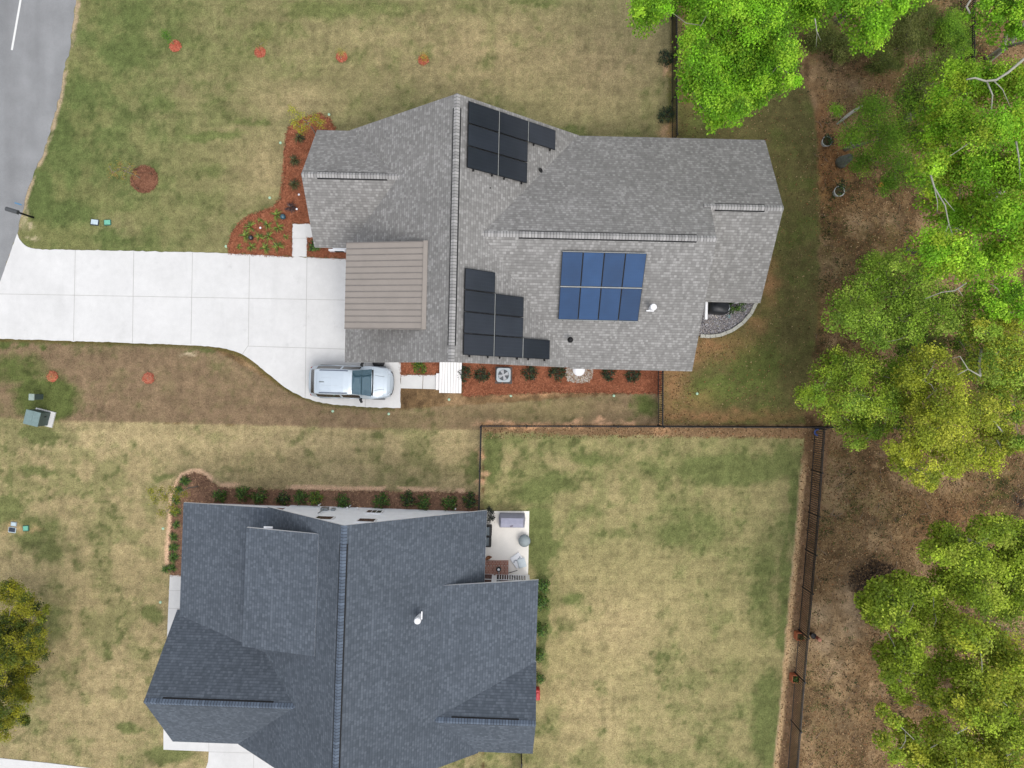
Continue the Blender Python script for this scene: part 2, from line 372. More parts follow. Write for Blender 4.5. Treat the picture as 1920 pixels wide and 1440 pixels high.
    d = sdist(x, y, ROAD); t = sstep(7, 2, np.abs(d + 2 + j * .9)) * sstep(.34, .5, n2); c = mixc(c, L(182, 158, 124), t * .9)
    d = sdist(x, y, DRIVE); t = sstep(7, 1, np.abs(d + 2 + j * .4)) * (y > 560) * (x < 740); c = mixc(c, L(92, 88, 44), t * .8)
    t = gauss(xx, yy, [(354, 662, 12, 3, 1), (58, 424, 5, 4, 1), (66, 443, 10, 3, .9), (46, 405, 5, 20, .6)]); c = mixc(c, L(208, 188, 150), t)
    # sandy lip of the bed in front of the white wall
    d = sdist(x, y, MULCH_NEIGH); t = sstep(7, 3, np.abs(d + 4 + j * .5)) * (x < 880) * (y < 1070) * sstep(.36, .5, n2 + .25 * (x < 400)); c = mixc(c, L(222, 180, 140), t)
    t = gauss(xx, yy, [(30, 990, 16, 9, 1), (68, 992, 14, 4, .6)]); c = mixc(c, L(190, 158, 106), t)
    # orange soil crumbs at fence feet
    t = gauss(xx, yy, [(925, 793, 14, 5, 1.5), (955, 796, 10, 5, 1.5), (1000, 797, 24, 5, 1.5), (1070, 795, 18, 5, 1.5), (1122, 792, 14, 5, 1.5), (1140, 800, 10, 4, 1.2), (1180, 793, 14, 5, 1.5), (901, 850, 5, 9, 1.3), (901, 905, 4, 6, 1.3), (910, 893, 5, 4, 1), (1238, 808, 16, 6, .8), (1250, 250, 12, 12, .8), (1252, 130, 8, 12, .7), (1253, 240, 12, 10, .8), (960, 742, 60, 4, .5), (1022, 738, 16, 4, .8), (905, 797, 16, 4, .7)])
    c = mixc(c, L(214, 166, 122), np.clip(t * (.4 + 1.2 * n3), 0, 1))
    gm = c.mean(-1, keepdims=True); sat = np.where(reg < 4, .84, .97)[..., None]; c = (gm + (c - gm) * sat) * np.where(reg == 5, 1.1, 1.2)[..., None]
    return np.clip(c, .004, .9), reg

M_FOREST = attr_mat('leafy_soil', fine=[(5, .25), (16, .5), (44, .55)], bump=.6)
M_GROUND = attr_mat('turf_and_soil', fine=[(5, .14), (12, .34), (26, .36), (50, .4)], bump=.35)
GX0, GX1, GY0, GY1, GS = -36.0, 36.0, -28.0, 28.0, 0.1
gx = np.arange(GX0, GX1 + GS, GS); gy = np.arange(GY0, GY1 + GS, GS)
GXX, GYY = np.meshgrid(gx, gy); PXX, PYY = GXX * 33.5 + 960, 720 - GYY * 33.5
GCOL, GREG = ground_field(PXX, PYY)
def region_sheets():
    ny, nx = GXX.shape; idx = np.arange(ny * nx).reshape(ny, nx)
    Q = np.stack([idx[:-1, :-1], idx[:-1, 1:], idx[1:, 1:], idx[1:, :-1]], -1).reshape(-1, 4); qr = GREG[:-1, :-1].ravel()
    V = np.stack([GXX.ravel(), GYY.ravel(), np.zeros(nx * ny)], 1); C = GCOL.reshape(-1, 3)
    names = {0: ('lawn', 'olive lawn around the grey roofed house'), 1: ('lawn', 'brown lawn strip below the white driveway'), 2: ('lawn', 'straw coloured lawn around the blue roofed house'),
             3: ('lawn', 'patchy fenced lawn behind the blue roofed house'), 4: ('lawn', 'dark shaded lawn behind the grey roofed house'), 5: ('woodland_ground', 'brown leaf strewn ground under the trees'), 6: ('soil', 'brown mulched soil strip beside the long black fence')}
    for k, (nm, lb) in names.items():
        q = Q[qr == k]; u, inv = np.unique(q.ravel(), return_inverse=True)
        o = np_mesh(nm, V[u], inv.reshape(-1, 4), C[u], M_FOREST if k in (5, 6) else M_GROUND); tag(o, lb, nm.replace('_', ' '), kind='structure')
region_sheets()
# far ground out to the horizon, just under the sheet
t = NT('far_ground'); c_ = t.new('ShaderNodeTexCoord'); n_ = t.noise(c_.outputs['Object'], .25, 6)
t.color(t.mix(t.rng(n_, .35, .65, 0, 1), tuple(L(128, 122, 74)) + (1,), tuple(L(96, 92, 52)) + (1,))); far_m = t.set(1, 0, .1)
tag(MB().poly([(-900, -900, -.04), (900, -900, -.04), (900, 900, -.04), (-900, 900, -.04)]).build('ground', far_m), 'ground out to the horizon', 'ground', kind='structure')

def in_any(px, py, polys):
    r = np.zeros(px.shape, bool)
    for p in polys: r |= inside(px, py, p)
    return r
HARD = [ROAD, DRIVE, WALK, PATIO, NEIGH_WALK, NEIGH_DRIVE, SIDEWALK, MULCH_FRONT, MULCH_PORCH, MULCH_SIDE, MULCH_RAMP, MULCH_NEIGH,
        [(650, 470), (660, 260), (1080, 275), (1400, 275), (1380, 560), (1280, 670), (650, 670)], [(360, 960), (900, 965), (990, 1100), (990, 1400), (360, 1390)], [(752, 703), (866, 680), (866, 738), (752, 730)]]
def scatter(n, reg_ok, seed, weight=None):
    r = np.random.default_rng(seed); x = r.uniform(-33, 33, n); y = r.uniform(-25, 25, n); px, py = x * 33.5 + 960, 720 - y * 33.5
    i = np.clip(((y - GY0) / GS).astype(int), 0, GXX.shape[0] - 1); k = np.clip(((x - GX0) / GS).astype(int), 0, GXX.shape[1] - 1)
    ok = np.isin(GREG[i, k], reg_ok) & ~in_any(px, py, HARD)
    if weight is not None: ok &= r.random(n) < weight(px, py)
    return x[ok], y[ok], GCOL[i[ok], k[ok]], r
M_BLADE = attr_mat('grass_blade', translucent=.2)
def grass():
    x, y, c, r = scatter(640000, [0, 1, 2, 3, 4], 41); n = len(x)
    a = r.uniform(0, 6.283, n); ln = r.uniform(.03, .07, n); lift = r.uniform(.01, .045, n); wd = r.uniform(.006, .014, n)
    dx, dy = np.cos(a), np.sin(a)
    V = np.stack([np.stack([x - dy * wd, y + dx * wd, np.full(n, .001)], 1), np.stack([x + dy * wd, y - dx * wd, np.full(n, .001)], 1), np.stack([x + dx * ln, y + dy * ln, lift], 1)], 1).reshape(-1, 3)
    f = np.clip(r.normal(1.12, .38, n), .4, 2.3)[:, None]; tint = 1 + r.normal(0, .06, (n, 3)); c = np.clip(c * f * tint, 0, .8)
    tag(np_mesh('grass', V, np.arange(n * 3).reshape(n, 3), np.repeat(c, 3, 0), M_BLADE), 'short dormant grass over the lawns', 'grass', kind='stuff')
grass()
M_LITTER = attr_mat('fallen_leaf', rough=.8)
def litter():
    def wgt(px, py):
        w = np.where(px > 1500, 1.0, .0); w = np.where((px > 1238) & (px < 1540) & (py < 800), .16, w); w = np.maximum(w, .9 * ((py > 798) & (py < 822) & (px > 905)))
        w = np.where((px > 1240) & (px < 1300) & (py > 690) & (py < 800), .5, w); w = np.where(sdist(px, py, EDGE) > 0, .6, w)
        w = np.maximum(w, gauss(px, py, [(1320, 660, 60, 22, .8), (1550, 320, 40, 90, .8)])); return w * (.5 + .9 * fbm(px, py, 26, 4)) * (1 - .85 * np.clip(gauss(px, py, PALE_W), 0, 1))
    x, y, c, r = scatter(520000, [4, 5, 6, 3], 43, wgt); n = len(x)
    C = np.stack([x, y, r.uniform(.008, .03, n)], 1); N = r.normal(0, .35, (n, 3)); N[:, 2] = 1
    V, F = leaf_geo(C, N, r.uniform(.02, .055, n), .55, r)
    pal = np.array([L(150, 120, 86), L(186, 154, 114), L(120, 92, 62), L(90, 70, 50), L(202, 174, 134), L(160, 110, 72), L(70, 54, 40), L(92, 92, 44)])
    k = r.choice(8, n, p=[.24, .12, .2, .16, .05, .1, .08, .05]); cc = pal[k] * r.uniform(.7, 1.2, (n, 1))
    tag(np_mesh('leaf_litter', V, F, np.repeat(cc, 4, 0), M_LITTER), 'fallen brown leaves strewn under the trees and along the fences', 'leaf litter', kind='stuff')
litter()

# ------------------------------------------------------------------ paved surfaces
def asphalt():
    t = NT('asphalt'); c = t.new('ShaderNodeTexCoord'); o = c.outputs['Object']
    mp = t.new('ShaderNodeMapping'); mp.inputs['Rotation'].default_value = (0, 0, rad(-17)); mp.inputs['Scale'].default_value = (.55, .05, 1); t.link(o, mp.inputs['Vector'])
    band = t.rng(t.noise(mp.outputs[0], 1.0, 3), .3, .7, .82, 1.14); sp = t.rng(t.noise(o, 60, 3), .3, .7, .8, 1.2); bl = t.rng(t.noise(o, .8, 5), .3, .7, .9, 1.1)
    cc = t.scale(pc(154, 155, 156), t.math('MULTIPLY', t.math('MULTIPLY', band, sp), bl))
    t.color(cc); t.bump(t.noise(o, 70, 3), .3, .01)
    return t.set(.9, 0, .25)
def concrete(name, col, var=.05):
    t = NT(name); c = t.new('ShaderNodeTexCoord'); o = c.outputs['Object']
    a = t.rng(t.noise(o, .35, 5), .3, .7, 1 - var, 1 + var); b = t.rng(t.noise(o, 2.3, 6, .65), .3, .75, 1.04, 1 - var * 1.2); d = t.rng(t.noise(o, 45, 3), .3, .7, .955, 1.045)
    mp2 = t.new('ShaderNodeMapping'); mp2.inputs['Scale'].default_value = (1.1, .13, 1); t.link(o, mp2.inputs['Vector']); ty = t.rng(t.noise(mp2.outputs[0], 1.0, 4, .6), .55, .75, 1, .93); a = t.math('MULTIPLY', a, ty)
    st = t.rng(t.noise(o, 1.1, 5, .75), .62, .78, 1, .84)
    t.color(t.scale(col, t.math('MULTIPLY', t.math('MULTIPLY', a, b), t.math('MULTIPLY', d, st)))); t.bump(t.noise(o, 55, 3), .12, .01)
    return t.set(.85, 0, .3)
M_ASPH = asphalt(); M_CONC = concrete('pale_concrete', pc(232, 231, 229)); M_PATIO = concrete('cream_concrete', pc(252, 246, 236, 1.3), .03)
M_JOINT = plain('joint_grey', pc(190, 188, 184), .95); M_LINE = plain('road_paint', pc(244, 244, 240), .6, var=.08, nscale=20)  # M_JOINT: grey of the strips drawn along the concrete joints
def gpts(poly): return [P(*p)[:2] for p in poly]
def jag(poly, amp, step, seed):
    r = random.Random(seed); out = []
    for (x0, y0), (x1, y1) in zip(poly, poly[1:] + poly[:1]):
        n = max(1, int(math.hypot(x1 - x0, y1 - y0) / step))
        for k in range(n):
            t = k / n; nx, ny = y1 - y0, x0 - x1; l = math.hypot(nx, ny) + 1e-6; d = r.gauss(0, amp) if k else 0
            out.append((x0 + (x1 - x0) * t + nx / l * d, y0 + (y1 - y0) * t + ny / l * d))
    return out
rd = MB(); rd.prism(gpts(jag(ROAD, 1.0, 7, 3)), -.03, .012); road = rd.build('road', M_ASPH); tag(road, 'grey asphalt road past the lawn', 'road', kind='structure')
mk = MB(); a, b = P(40, -6), P(22.5, 94); d = Vector((b[0] - a[0], b[1] - a[1])).normalized(); nrm = Vector((-d.y, d.x)) * .055
mk.prism([(a[0] + nrm.x, a[1] + nrm.y), (a[0] - nrm.x, a[1] - nrm.y), (b[0] - nrm.x, b[1] - nrm.y), (b[0] + nrm.x, b[1] + nrm.y)], .008, .016); mk.build('lane_marking', M_LINE, road)
bl = MB(); q = [P(28, 379), (P(41, 383)), P(40.5, 385.5), P(27.5, 381.5)]; bl.prism([p[:2] for p in q], .008, .016); bl.build('lane_marking', plain('blue_survey_paint', pc(96, 150, 190), .7), road)
dv = MB(); dv.prism(gpts(jag(DRIVE, .45, 6, 5)), -.03, .035)
def strip(mb, a, b, w, z, mat=1):
    a, b = P(*a), P(*b); d = Vector((b[0] - a[0], b[1] - a[1])).normalized(); n = Vector((-d.y, d.x)) * w / 2
    mb.poly([(a[0] + n.x, a[1] + n.y, z), (a[0] - n.x, a[1] - n.y, z), (b[0] - n.x, b[1] - n.y, z), (b[0] + n.x, b[1] + n.y, z)], mat)
for a, b in (((142, 469), (138.5, 639)), ((251.5, 471), (249, 643)), ((361.5, 473.5), (358.5, 645)), ((468.5, 478), (466, 648.5)), ((576, 482), (572.5, 747)), ((686, 669), (685, 763)),
             ((-10, 551), (690, 563.5)), ((465, 649), (690, 656)), ((465, 649), (455, 664))): strip(dv, a, b, .028, .039)
tag(dv.build('driveway', [M_CONC, M_JOINT]), 'wide white concrete driveway in slabs', 'driveway', kind='structure')
wk = MB(); wk.prism(gpts(jag(WALK, .5, 5, 6)), -.03, .04); strip(wk, (548, 447), (577, 447), .02, .044)
tag(wk.build('path', [M_CONC, M_JOINT]), 'short white path to the front door', 'path', kind='structure')
nw = MB(); nw.prism(gpts(NEIGH_WALK), -.03, .035)
for a, b in (((316, 1107), (345, 1107)), ((315, 1140), (345, 1141)), ((392, 1380), (392, 1408))): strip(nw, a, b, .02, .039)
tag(nw.build('path', [M_CONC, M_JOINT]), 'white path along the blue roofed house', 'path', kind='structure')
nd = MB(); nd.prism(gpts(NEIGH_DRIVE), -.03, .03); strip(nd, (476, 1400), (476, 1500), .02, .034); strip(nd, (392, 1409), (520, 1413), .02, .034)
tag(nd.build('driveway', [M_CONC, M_JOINT]), 'white driveway of the blue roofed house', 'driveway', kind='structure')
tag(MB().prism(gpts(SIDEWALK), -.03, .035).build('pavement', M_CONC), 'white concrete pavement at the lawn corner', 'pavement', kind='structure')

# mulch: ragged mounds of pine straw
M_STRAW = attr_mat('pine_straw', rough=.95)
def mulch(name, polys, cols, label, dens, seed, holes=(), kind='stuff', edge=2.0, cat='mulch'):
    r = np.random.default_rng(seed); Vs, Fs, Cs, k = [], [], [], 0
    cols = np.array(cols)
    for poly in polys:
        xs = np.array([p[0] for p in poly]); ys = np.array([p[1] for p in poly])
        g = 2.2; X, Y = np.meshgrid(np.arange(xs.min() - 6, xs.max() + 6, g), np.arange(ys.min() - 6, ys.max() + 6, g))
        X = X + r.uniform(-.5, .5, X.shape); Y = Y + r.uniform(-.5, .5, Y.shape)
        d = sdist(X, Y, poly) + (fbm(X, Y, 8, seed, 3) - .5) * edge * 3; ny, nx = X.shape
        for h in holes: d = np.minimum(d, -sdist(X, Y, h))
        z = np.clip(d, -1, 5) * .008 + .012 + r.uniform(0, .02, X.shape); idx = np.arange(ny * nx).reshape(ny, nx)
        Q = np.stack([idx[1:, :-1], idx[1:, 1:], idx[:-1, 1:], idx[:-1, :-1]], -1).reshape(-1, 4)
        keep = ((d[:-1, :-1] > -1) & (d[1:, 1:] > -1) & (d[1:, :-1] > -1) & (d[:-1, 1:] > -1)).ravel(); Q = Q[keep]
        V = np.stack([(X.ravel() - 960) / 33.5, (720 - Y.ravel()) / 33.5, z.ravel()], 1)
        t = np.clip(fbm(X, Y, 12, seed + 5, 3) * 1.6 - .3, 0, 1).ravel()[:, None]; c = (cols[0] * (1 - t) + cols[1] * t) * (1 + .35 * (r.random((len(V), 1)) - .5))
        Vs.append(V); Fs.append(Q + k); Cs.append(c); k += len(V)
        area = (np.ptp(xs) * np.ptp(ys)) / 33.5 ** 2; n = int(area * dens * 1.7)
        x = r.uniform(xs.min() - 4, xs.max() + 4, n); y = r.uniform(ys.min() - 4, ys.max() + 4, n)
        ok = sdist(x, y, poly) > r.uniform(-edge * 1.6, 1.0, n)
        for h in holes: ok &= ~inside(x, y, h)
        x, y = x[ok], y[ok]; n = len(x); a = r.uniform(0, 3.14, n); ln = r.uniform(.03, .08, n); w = r.uniform(.005, .010, n); tl = r.normal(0, .25, n)
        cx, cy = (x - 960) / 33.5, (720 - y) / 33.5; cz = r.uniform(.03, .085, n); dx, dy = np.cos(a), np.sin(a)
        V = np.stack([np.stack([cx - dx * ln - dy * w, cy - dy * ln + dx * w, cz - tl * ln], 1), np.stack([cx - dx * ln + dy * w, cy - dy * ln - dx * w, cz - tl * ln], 1),
                      np.stack([cx + dx * ln + dy * w, cy + dy * ln - dx * w, cz + tl * ln], 1), np.stack([cx + dx * ln - dy * w, cy + dy * ln + dx * w, cz + tl * ln], 1)], 1).reshape(-1, 3)
        c = cols[r.integers(0, len(cols), n)] * r.uniform(.65, 1.35, (n, 1))
        Vs.append(V); Fs.append(np.arange(n * 4).reshape(n, 4) + k); Cs.append(np.repeat(c, 4, 0)); k += len(V)
    o = np_mesh(name, np.concatenate(Vs), np.concatenate(Fs), np.clip(np.concatenate(Cs), 0, .8), M_STRAW)
    return tag(o, label, cat, kind=kind)
STRAW = [L(170, 108, 80), L(138, 84, 60), L(190, 128, 98), L(116, 70, 52)]
DARKM = [L(156, 120, 98), L(122, 94, 76), L(180, 142, 114), L(138, 106, 86), L(206, 166, 128)]
mulch('mulch_bed', [MULCH_FRONT, MULCH_PORCH], STRAW, 'reddish pine straw bed by the front gable', 420, 1, holes=[WALK])
mulch('mulch_bed', [MULCH_SIDE], STRAW, 'red pine straw bed along the grey house', 420, 2)
mulch('mulch_bed', [MULCH_RAMP], STRAW, 'small pine straw patch between driveway and ramp', 420, 3)
mulch('mulch_bed', [MULCH_NEIGH], DARKM, 'brown mulch bed along the white wall', 300, 4)
def circle(cx, cy, r, n=16): return [(cx + r * math.cos(6.2832 * k / n), cy + r * math.sin(6.2832 * k / n)) for k in range(n)]
ORANGE = [L(206, 116, 92), L(182, 94, 72), L(224, 144, 118), L(196, 106, 84)]
for i, (x, y, r_, lb) in enumerate(((329, 87, 11, 'round orange mulch ring around the bright green sapling'), (488, 98, 10.5, 'round orange mulch ring second from the road'),
                     (641, 107, 10.5, 'round orange mulch ring third from the road'), (794, 113, 10, 'round orange mulch ring nearest the roof peak'),
                     (99, 706, 10, 'round orange mulch ring above the green utility boxes'), (279, 709, 11, 'round orange mulch ring alone in the brown strip'))):
    o = mulch('mulch_ring', [circle(x, y, r_)], ORANGE, lb, 900, 20 + i, kind='thing', edge=.35, cat='mulch ring'); o['group'] = 'orange mulch rings around saplings'
o = mulch('mulch_ring', [circle(271, 336, 26)], [L(146, 102, 80), L(118, 80, 62), L(166, 120, 96)], 'large brown mulch ring under the staked young tree', 500, 30, kind='thing', edge=.8, cat='mulch ring')

# gravel
def gravel(name, poly, label, n, seed, pal, holes=()):
    r = np.random.default_rng(seed); xs = np.array([p[0] for p in poly]); ys = np.array([p[1] for p in poly])
    x = r.uniform(xs.min(), xs.max(), n); y = r.uniform(ys.min(), ys.max(), n); ok = sdist(x, y, poly) > r.exponential(1.0, n) - 1
    x, y = x[ok], y[ok]; n = len(x); s = r.uniform(.02, .042, n); cx, cy = (x - 960) / 33.5, (720 - y) / 33.5
    oct_ = np.array([(1, 0, 0), (0, 1, 0), (-1, 0, 0), (0, -1, 0), (0, 0, .7), (0, 0, -.5)]); f = np.array([(0, 1, 4), (1, 2, 4), (2, 3, 4), (3, 0, 4), (1, 0, 5), (2, 1, 5), (3, 2, 5), (0, 3, 5)])
    V = (oct_[None] * s[:, None, None] * r.uniform(.6, 1.3, (n, 6, 1))) + np.stack([cx, cy, r.uniform(.05, .10, n)], 1)[:, None]
    F = (f[None] + (np.arange(n) * 6)[:, None, None]).reshape(-1, 3); pal = np.array(pal); c = pal[r.integers(0, len(pal), n)] * r.uniform(.75, 1.2, (n, 1))
    return tag(np_mesh(name, V.reshape(-1, 3), F, np.repeat(np.clip(c, 0, .9), 6, 0), attr_mat('gravel_stone', rough=.8)), label, 'gravel', kind='stuff')
NICHE = [(1310, 560), (1412, 560), (1414, 572), (1405, 588), (1390, 604), (1372, 617), (1350, 626), (1330, 629), (1310, 629)]
GREY = [L(196, 192, 196), L(170, 166, 170), L(222, 220, 224), L(150, 146, 150), L(206, 194, 186)]
tag(MB().prism(gpts(NICHE), -.02, .02).build('gravel_bed', plain('gravel_base', pc(150, 146, 146), .95, var=.3, nscale=30)), 'grey gravel base in the patio niche', 'gravel bed', kind='structure')
gravel('gravel', NICHE, 'pale grey gravel in the curved niche', 9000, 51, GREY)
gravel('gravel', [(1062, 690), (1112, 690), (1110, 708), (1104, 716), (1082, 718), (1064, 714), (1060, 704)], 'white and brown gravel around the white dome', 2600, 52, [L(226, 218, 206), L(196, 176, 150), L(240, 236, 230), L(170, 130, 100)])

# ------------------------------------------------------------------ building materials
def shingle(name, c1, c2, c3, gap=.62):  # gap: how dark the painted course shadow gets
    t = NT(name); uv = t.new('ShaderNodeUVMap'); u = uv.outputs[0]
    def brick(w, off, sq):
        b = t.new('ShaderNodeTexBrick'); b.offset = off; b.squash = sq; b.squash_frequency = 3
        for k, v in (('Scale', 1), ('Mortar Size', .007), ('Mortar Smooth', .3), ('Bias', 0), ('Brick Width', w), ('Row Height', .143)): b.inputs[k].default_value = v
        b.inputs['Color1'].default_value = (0, 0, 0, 1); b.inputs['Color2'].default_value = (1, 1, 1, 1); b.inputs['Mortar'].default_value = (.3, .3, .3, 1)
        t.link(u, b.inputs['Vector']); return b
    b1, b2 = brick(.125, .37, 1.4), brick(.19, .61, .8)
    v = t.mix(.3, b1.outputs['Color'], b2.outputs['Color'])
    rp = t.new('ShaderNodeValToRGB'); e = rp.color_ramp.elements; e[0].color = c1; e[0].position = .12; e[1].color = c3; e[1].position = .9
    m = rp.color_ramp.elements.new(.52); m.color = c2; t.link(v, rp.inputs[0])
    c = t.new('ShaderNodeTexCoord'); o = c.outputs['Object']
    sx = t.new('ShaderNodeSeparateXYZ'); t.link(u, sx.inputs[0]); fr = t.math('FRACT', t.math('DIVIDE', sx.outputs[1], .143)); row = t.rng(fr, .03, .2, gap, 1)  # row: shadow line painted into the colour along every shingle course
    g = t.rng(t.noise(o, 90, 2), .3, .7, .86, 1.14); l = t.rng(t.noise(o, .5, 4), .3, .7, .93, 1.07)
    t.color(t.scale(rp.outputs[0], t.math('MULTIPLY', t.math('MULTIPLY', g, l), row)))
    t.bump(fr, .35, .01)
    return t.set(.9, 0, .25)
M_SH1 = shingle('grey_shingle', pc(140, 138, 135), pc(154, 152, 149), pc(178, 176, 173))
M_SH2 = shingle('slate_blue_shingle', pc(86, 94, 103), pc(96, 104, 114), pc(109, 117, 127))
M_FASC1 = plain('grey_fascia', pc(196, 194, 190), .6); M_WHITE = plain('white_siding', pc(246, 249, 254, 1.03), .6, var=.05, nscale=3)
M_TRIM = plain('white_trim', pc(246, 246, 248, 1.25), .5, var=.03); M_BLACK = plain('black_metal', pc(30, 30, 32), .5, .3); M_GLASS = plain('dark_window_glass', pc(62, 62, 66), .08, 0, spec=.6)
M_DORM = plain('dark_brown_siding', pc(84, 62, 56), .8); M_VENT = plain('black_vent_gap', pc(40, 40, 42), .9); M_METALROOF = plain('taupe_metal', pc(162, 153, 144), .55, .1, var=.06, nscale=1.5)
M_SEAM = plain('taupe_seam', pc(134, 128, 123), .5, .25); M_GREYMETAL = plain('grey_steel', pc(176, 182, 186), .45, .6)
M_PANELGLASS = None

class House:
    def __init__(s, name, th, c, label):
        s.th = rad(th); s.c = c; ct, st = math.cos(s.th), math.sin(s.th)
        s.e = empty(name, (c[0] * ct - c[1] * st, c[0] * st + c[1] * ct, 0), label, 'house', rz=s.th)
    def uv(s, px, py, z=0):           # photograph pixel at height z -> house frame
        x, y, z = P(px, py, z); ct, st = math.cos(s.th), math.sin(s.th)
        return (x * ct + y * st, -x * st + y * ct, z)
    def mb(s): return MB((s.c[0], s.c[1], 0))
    def w(s, u, v, z=0):              # house frame -> world
        ct, st = math.cos(s.th), math.sin(s.th); return (u * ct - v * st, u * st + v * ct, z)

def slope(mb, pts, eave, thick=.16, mat=0, side=1):
    """one roof plane as a slab: pts outline, eave = horizontal direction of the courses"""
    pts = [Vector(p) for p in pts]; e = Vector(eave).normalized(); nrm = Vector((0, 0, 0))
    for a, b in zip(pts, pts[1:] + pts[:1]): nrm += a.cross(b)
    if nrm.z < 0: pts = pts[::-1]; nrm = -nrm
    nrm.normalize(); up = nrm.cross(e)
    mb.poly(pts, mat, [(p.dot(e), p.dot(up)) for p in pts])
    dn = Vector((0, 0, -thick)); mb.poly([p + dn for p in reversed(pts)], side)
    for a, b in zip(pts, pts[1:] + pts[:1]): mb.poly([b, a, a + dn, b + dn][::-1], side)
def ridge_cap(H, a, b, drop, part_parent, mats, w=.14, vent=None):
    """run of cap shingles over a ridge; vent = (t0, t1) stretch raised on a black vent"""
    a, b = Vector(a), Vector(b); d = (b - a); ln = d.length; d.normalize(); n = Vector((-d.y, d.x, 0)).normalized()
    def run(t0, t1, lift, name, edge):
        mb = H.mb(); p, q = a + d * t0, a + d * t1
        for s_ in (1, -1):
            o1 = n * s_ * w + Vector((0, 0, -drop * w + lift)); c0 = Vector((0, 0, lift + .012))
            pts = [p + c0, q + c0, q + o1, p + o1]; uvs = [(.05, t0), (.05, t1), (.2, t1), (.2, t0)]
            if s_ < 0: pts, uvs = pts[::-1], uvs[::-1]
            mb.poly(pts[::-1], 0, uvs[::-1])
            if edge:
                o2 = n * s_ * (w + .052) + Vector((0, 0, -drop * (w + .052) + .014)); mb.poly([p + o1, q + o1, q + o2, p + o2], 1)
        if lift > .03:
            for t_, sg in ((p, 1), (q, -1)):
                o1 = n * w + Vector((0, 0, -drop * w)); o2 = -n * w + Vector((0, 0, -drop * w)); L_ = Vector((0, 0, lift))
                mb.poly([t_ + o1, t_ + o1 + L_, t_ + L_, t_ + o2 + L_, t_ + o2], 1)
        mb.build(name, mats, part_parent)
    if vent is None: run(0, ln, .03, 'ridge_cap', False)
    else:
        if vent[0] > .05: run(0, vent[0], .025, 'ridge_cap', False)
        if vent[1] < ln - .05: run(vent[1], ln, .025, 'ridge_cap', False)
        run(vent[0], vent[1], .05, 'ridge_vent', True)
def cap_mat(name, base, dark):
    t = NT(name); uv = t.new('ShaderNodeUVMap'); sx = t.new('ShaderNodeSeparateXYZ'); t.link(uv.outputs[0], sx.inputs[0])
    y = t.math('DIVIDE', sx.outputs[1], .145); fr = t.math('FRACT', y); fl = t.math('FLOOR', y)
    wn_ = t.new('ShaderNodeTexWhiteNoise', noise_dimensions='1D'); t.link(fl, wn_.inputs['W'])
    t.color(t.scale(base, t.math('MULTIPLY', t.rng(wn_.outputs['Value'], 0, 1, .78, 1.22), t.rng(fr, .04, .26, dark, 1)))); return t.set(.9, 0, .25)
M_CAP1 = cap_mat('grey_cap_shingle', pc(180, 178, 176), .25); M_CAP2 = cap_mat('blue_cap_shingle', pc(108, 120, 136), .2)

def wall_box(H, name, pts, z, mat, parent):
    return H.mb().prism(pts, -.02, z, 0).build(name, mat, parent)
def gable(H, name, plane, at, lo, hi, mid, z0, zr, mat, parent, t=.12):
    """triangular wall under a gable end; plane 'u' or 'v' is the constant axis"""
    tri = [(lo, z0), (hi, z0), (mid, zr)]; mb = H.mb(); f = (lambda a, z, o: (at + o, a, z)) if plane == 'u' else (lambda a, z, o: (a, at + o, z))
    for o in (-t / 2, t / 2): mb.poly([f(a, z, o) for a, z in (tri if o > 0 else tri[::-1])])
    for (a, za), (b, zb) in zip(tri, tri[1:] + tri[:1]): mb.poly([f(a, za, -t / 2), f(b, zb, -t / 2), f(b, zb, t / 2), f(a, za, t / 2)])
    return mb.build(name, mat, parent)
def window(H, u0, u1, z0, z1, v, face, parent, bars=1):
    """white frame with dark glass on a wall facing +v / -v / +u / -u"""
    s = {'n': 1, 's': -1}.get(face); fr = H.mb(); pn = H.mb()
    if s:
        fr.box(((u0 + u1) / 2, v + s * .03, (z0 + z1) / 2), (u1 - u0 + .16, .06, z1 - z0 + .16)); pn.box(((u0 + u1) / 2, v + s * .045, (z0 + z1) / 2), (u1 - u0, .045, z1 - z0))
        for k in range(1, bars + 1): fr.box((u0 + (u1 - u0) * k / (bars + 1), v + s * .06, (z0 + z1) / 2), (.035, .03, z1 - z0))
    else:
        s = 1 if face == 'e' else -1
        fr.box((v + s * .03, (u0 + u1) / 2, (z0 + z1) / 2), (.06, u1 - u0 + .16, z1 - z0 + .16)); pn.box((v + s * .045, (u0 + u1) / 2, (z0 + z1) / 2), (.045, u1 - u0, z1 - z0))
    w = fr.build('window', M_TRIM, parent); pn.build('pane', M_GLASS, w); return w
def vent_pipe(H, px, py, z, parent, tall=.3):
    u, v, z = H.uv(px, py, z); m = H.mb(); m.lathe([(.15, -.04), (.14, .03), (.07, .09)], (u, v, z - .04), 14); m.lathe([(.045, 0), (.045, tall), (.03, tall + .005)], (u, v, z), 12)
    m.build('vent_pipe', M_BLACK, parent)
def white_flue(H, u, v, z, du, dv, parent):
    """white capped flue on a flat bracket, standing on the slope"""
    m = H.mb(); m.box((u, v, z + .06), (.38 if dv else .06, .06 if dv else .38, .12)); m.lathe([(.09, -.1), (.09, .55), (.075, .55)], (u + du, v + dv, z), 16)
    m.lathe([(.12, .38), (.125, .5), (.1, .56)], (u + du, v + dv, z), 16); m.lathe([(.155, .7), (.165, .76), (.165, .92), (.13, .97), (.03, .985)], (u + du, v + dv, z), 20)
    m.lathe([(.07, .5), (.07, .75)], (u + du, v + dv, z), 12); o = m.build('flue', M_TRIM, parent, smooth=True); sharp(o)

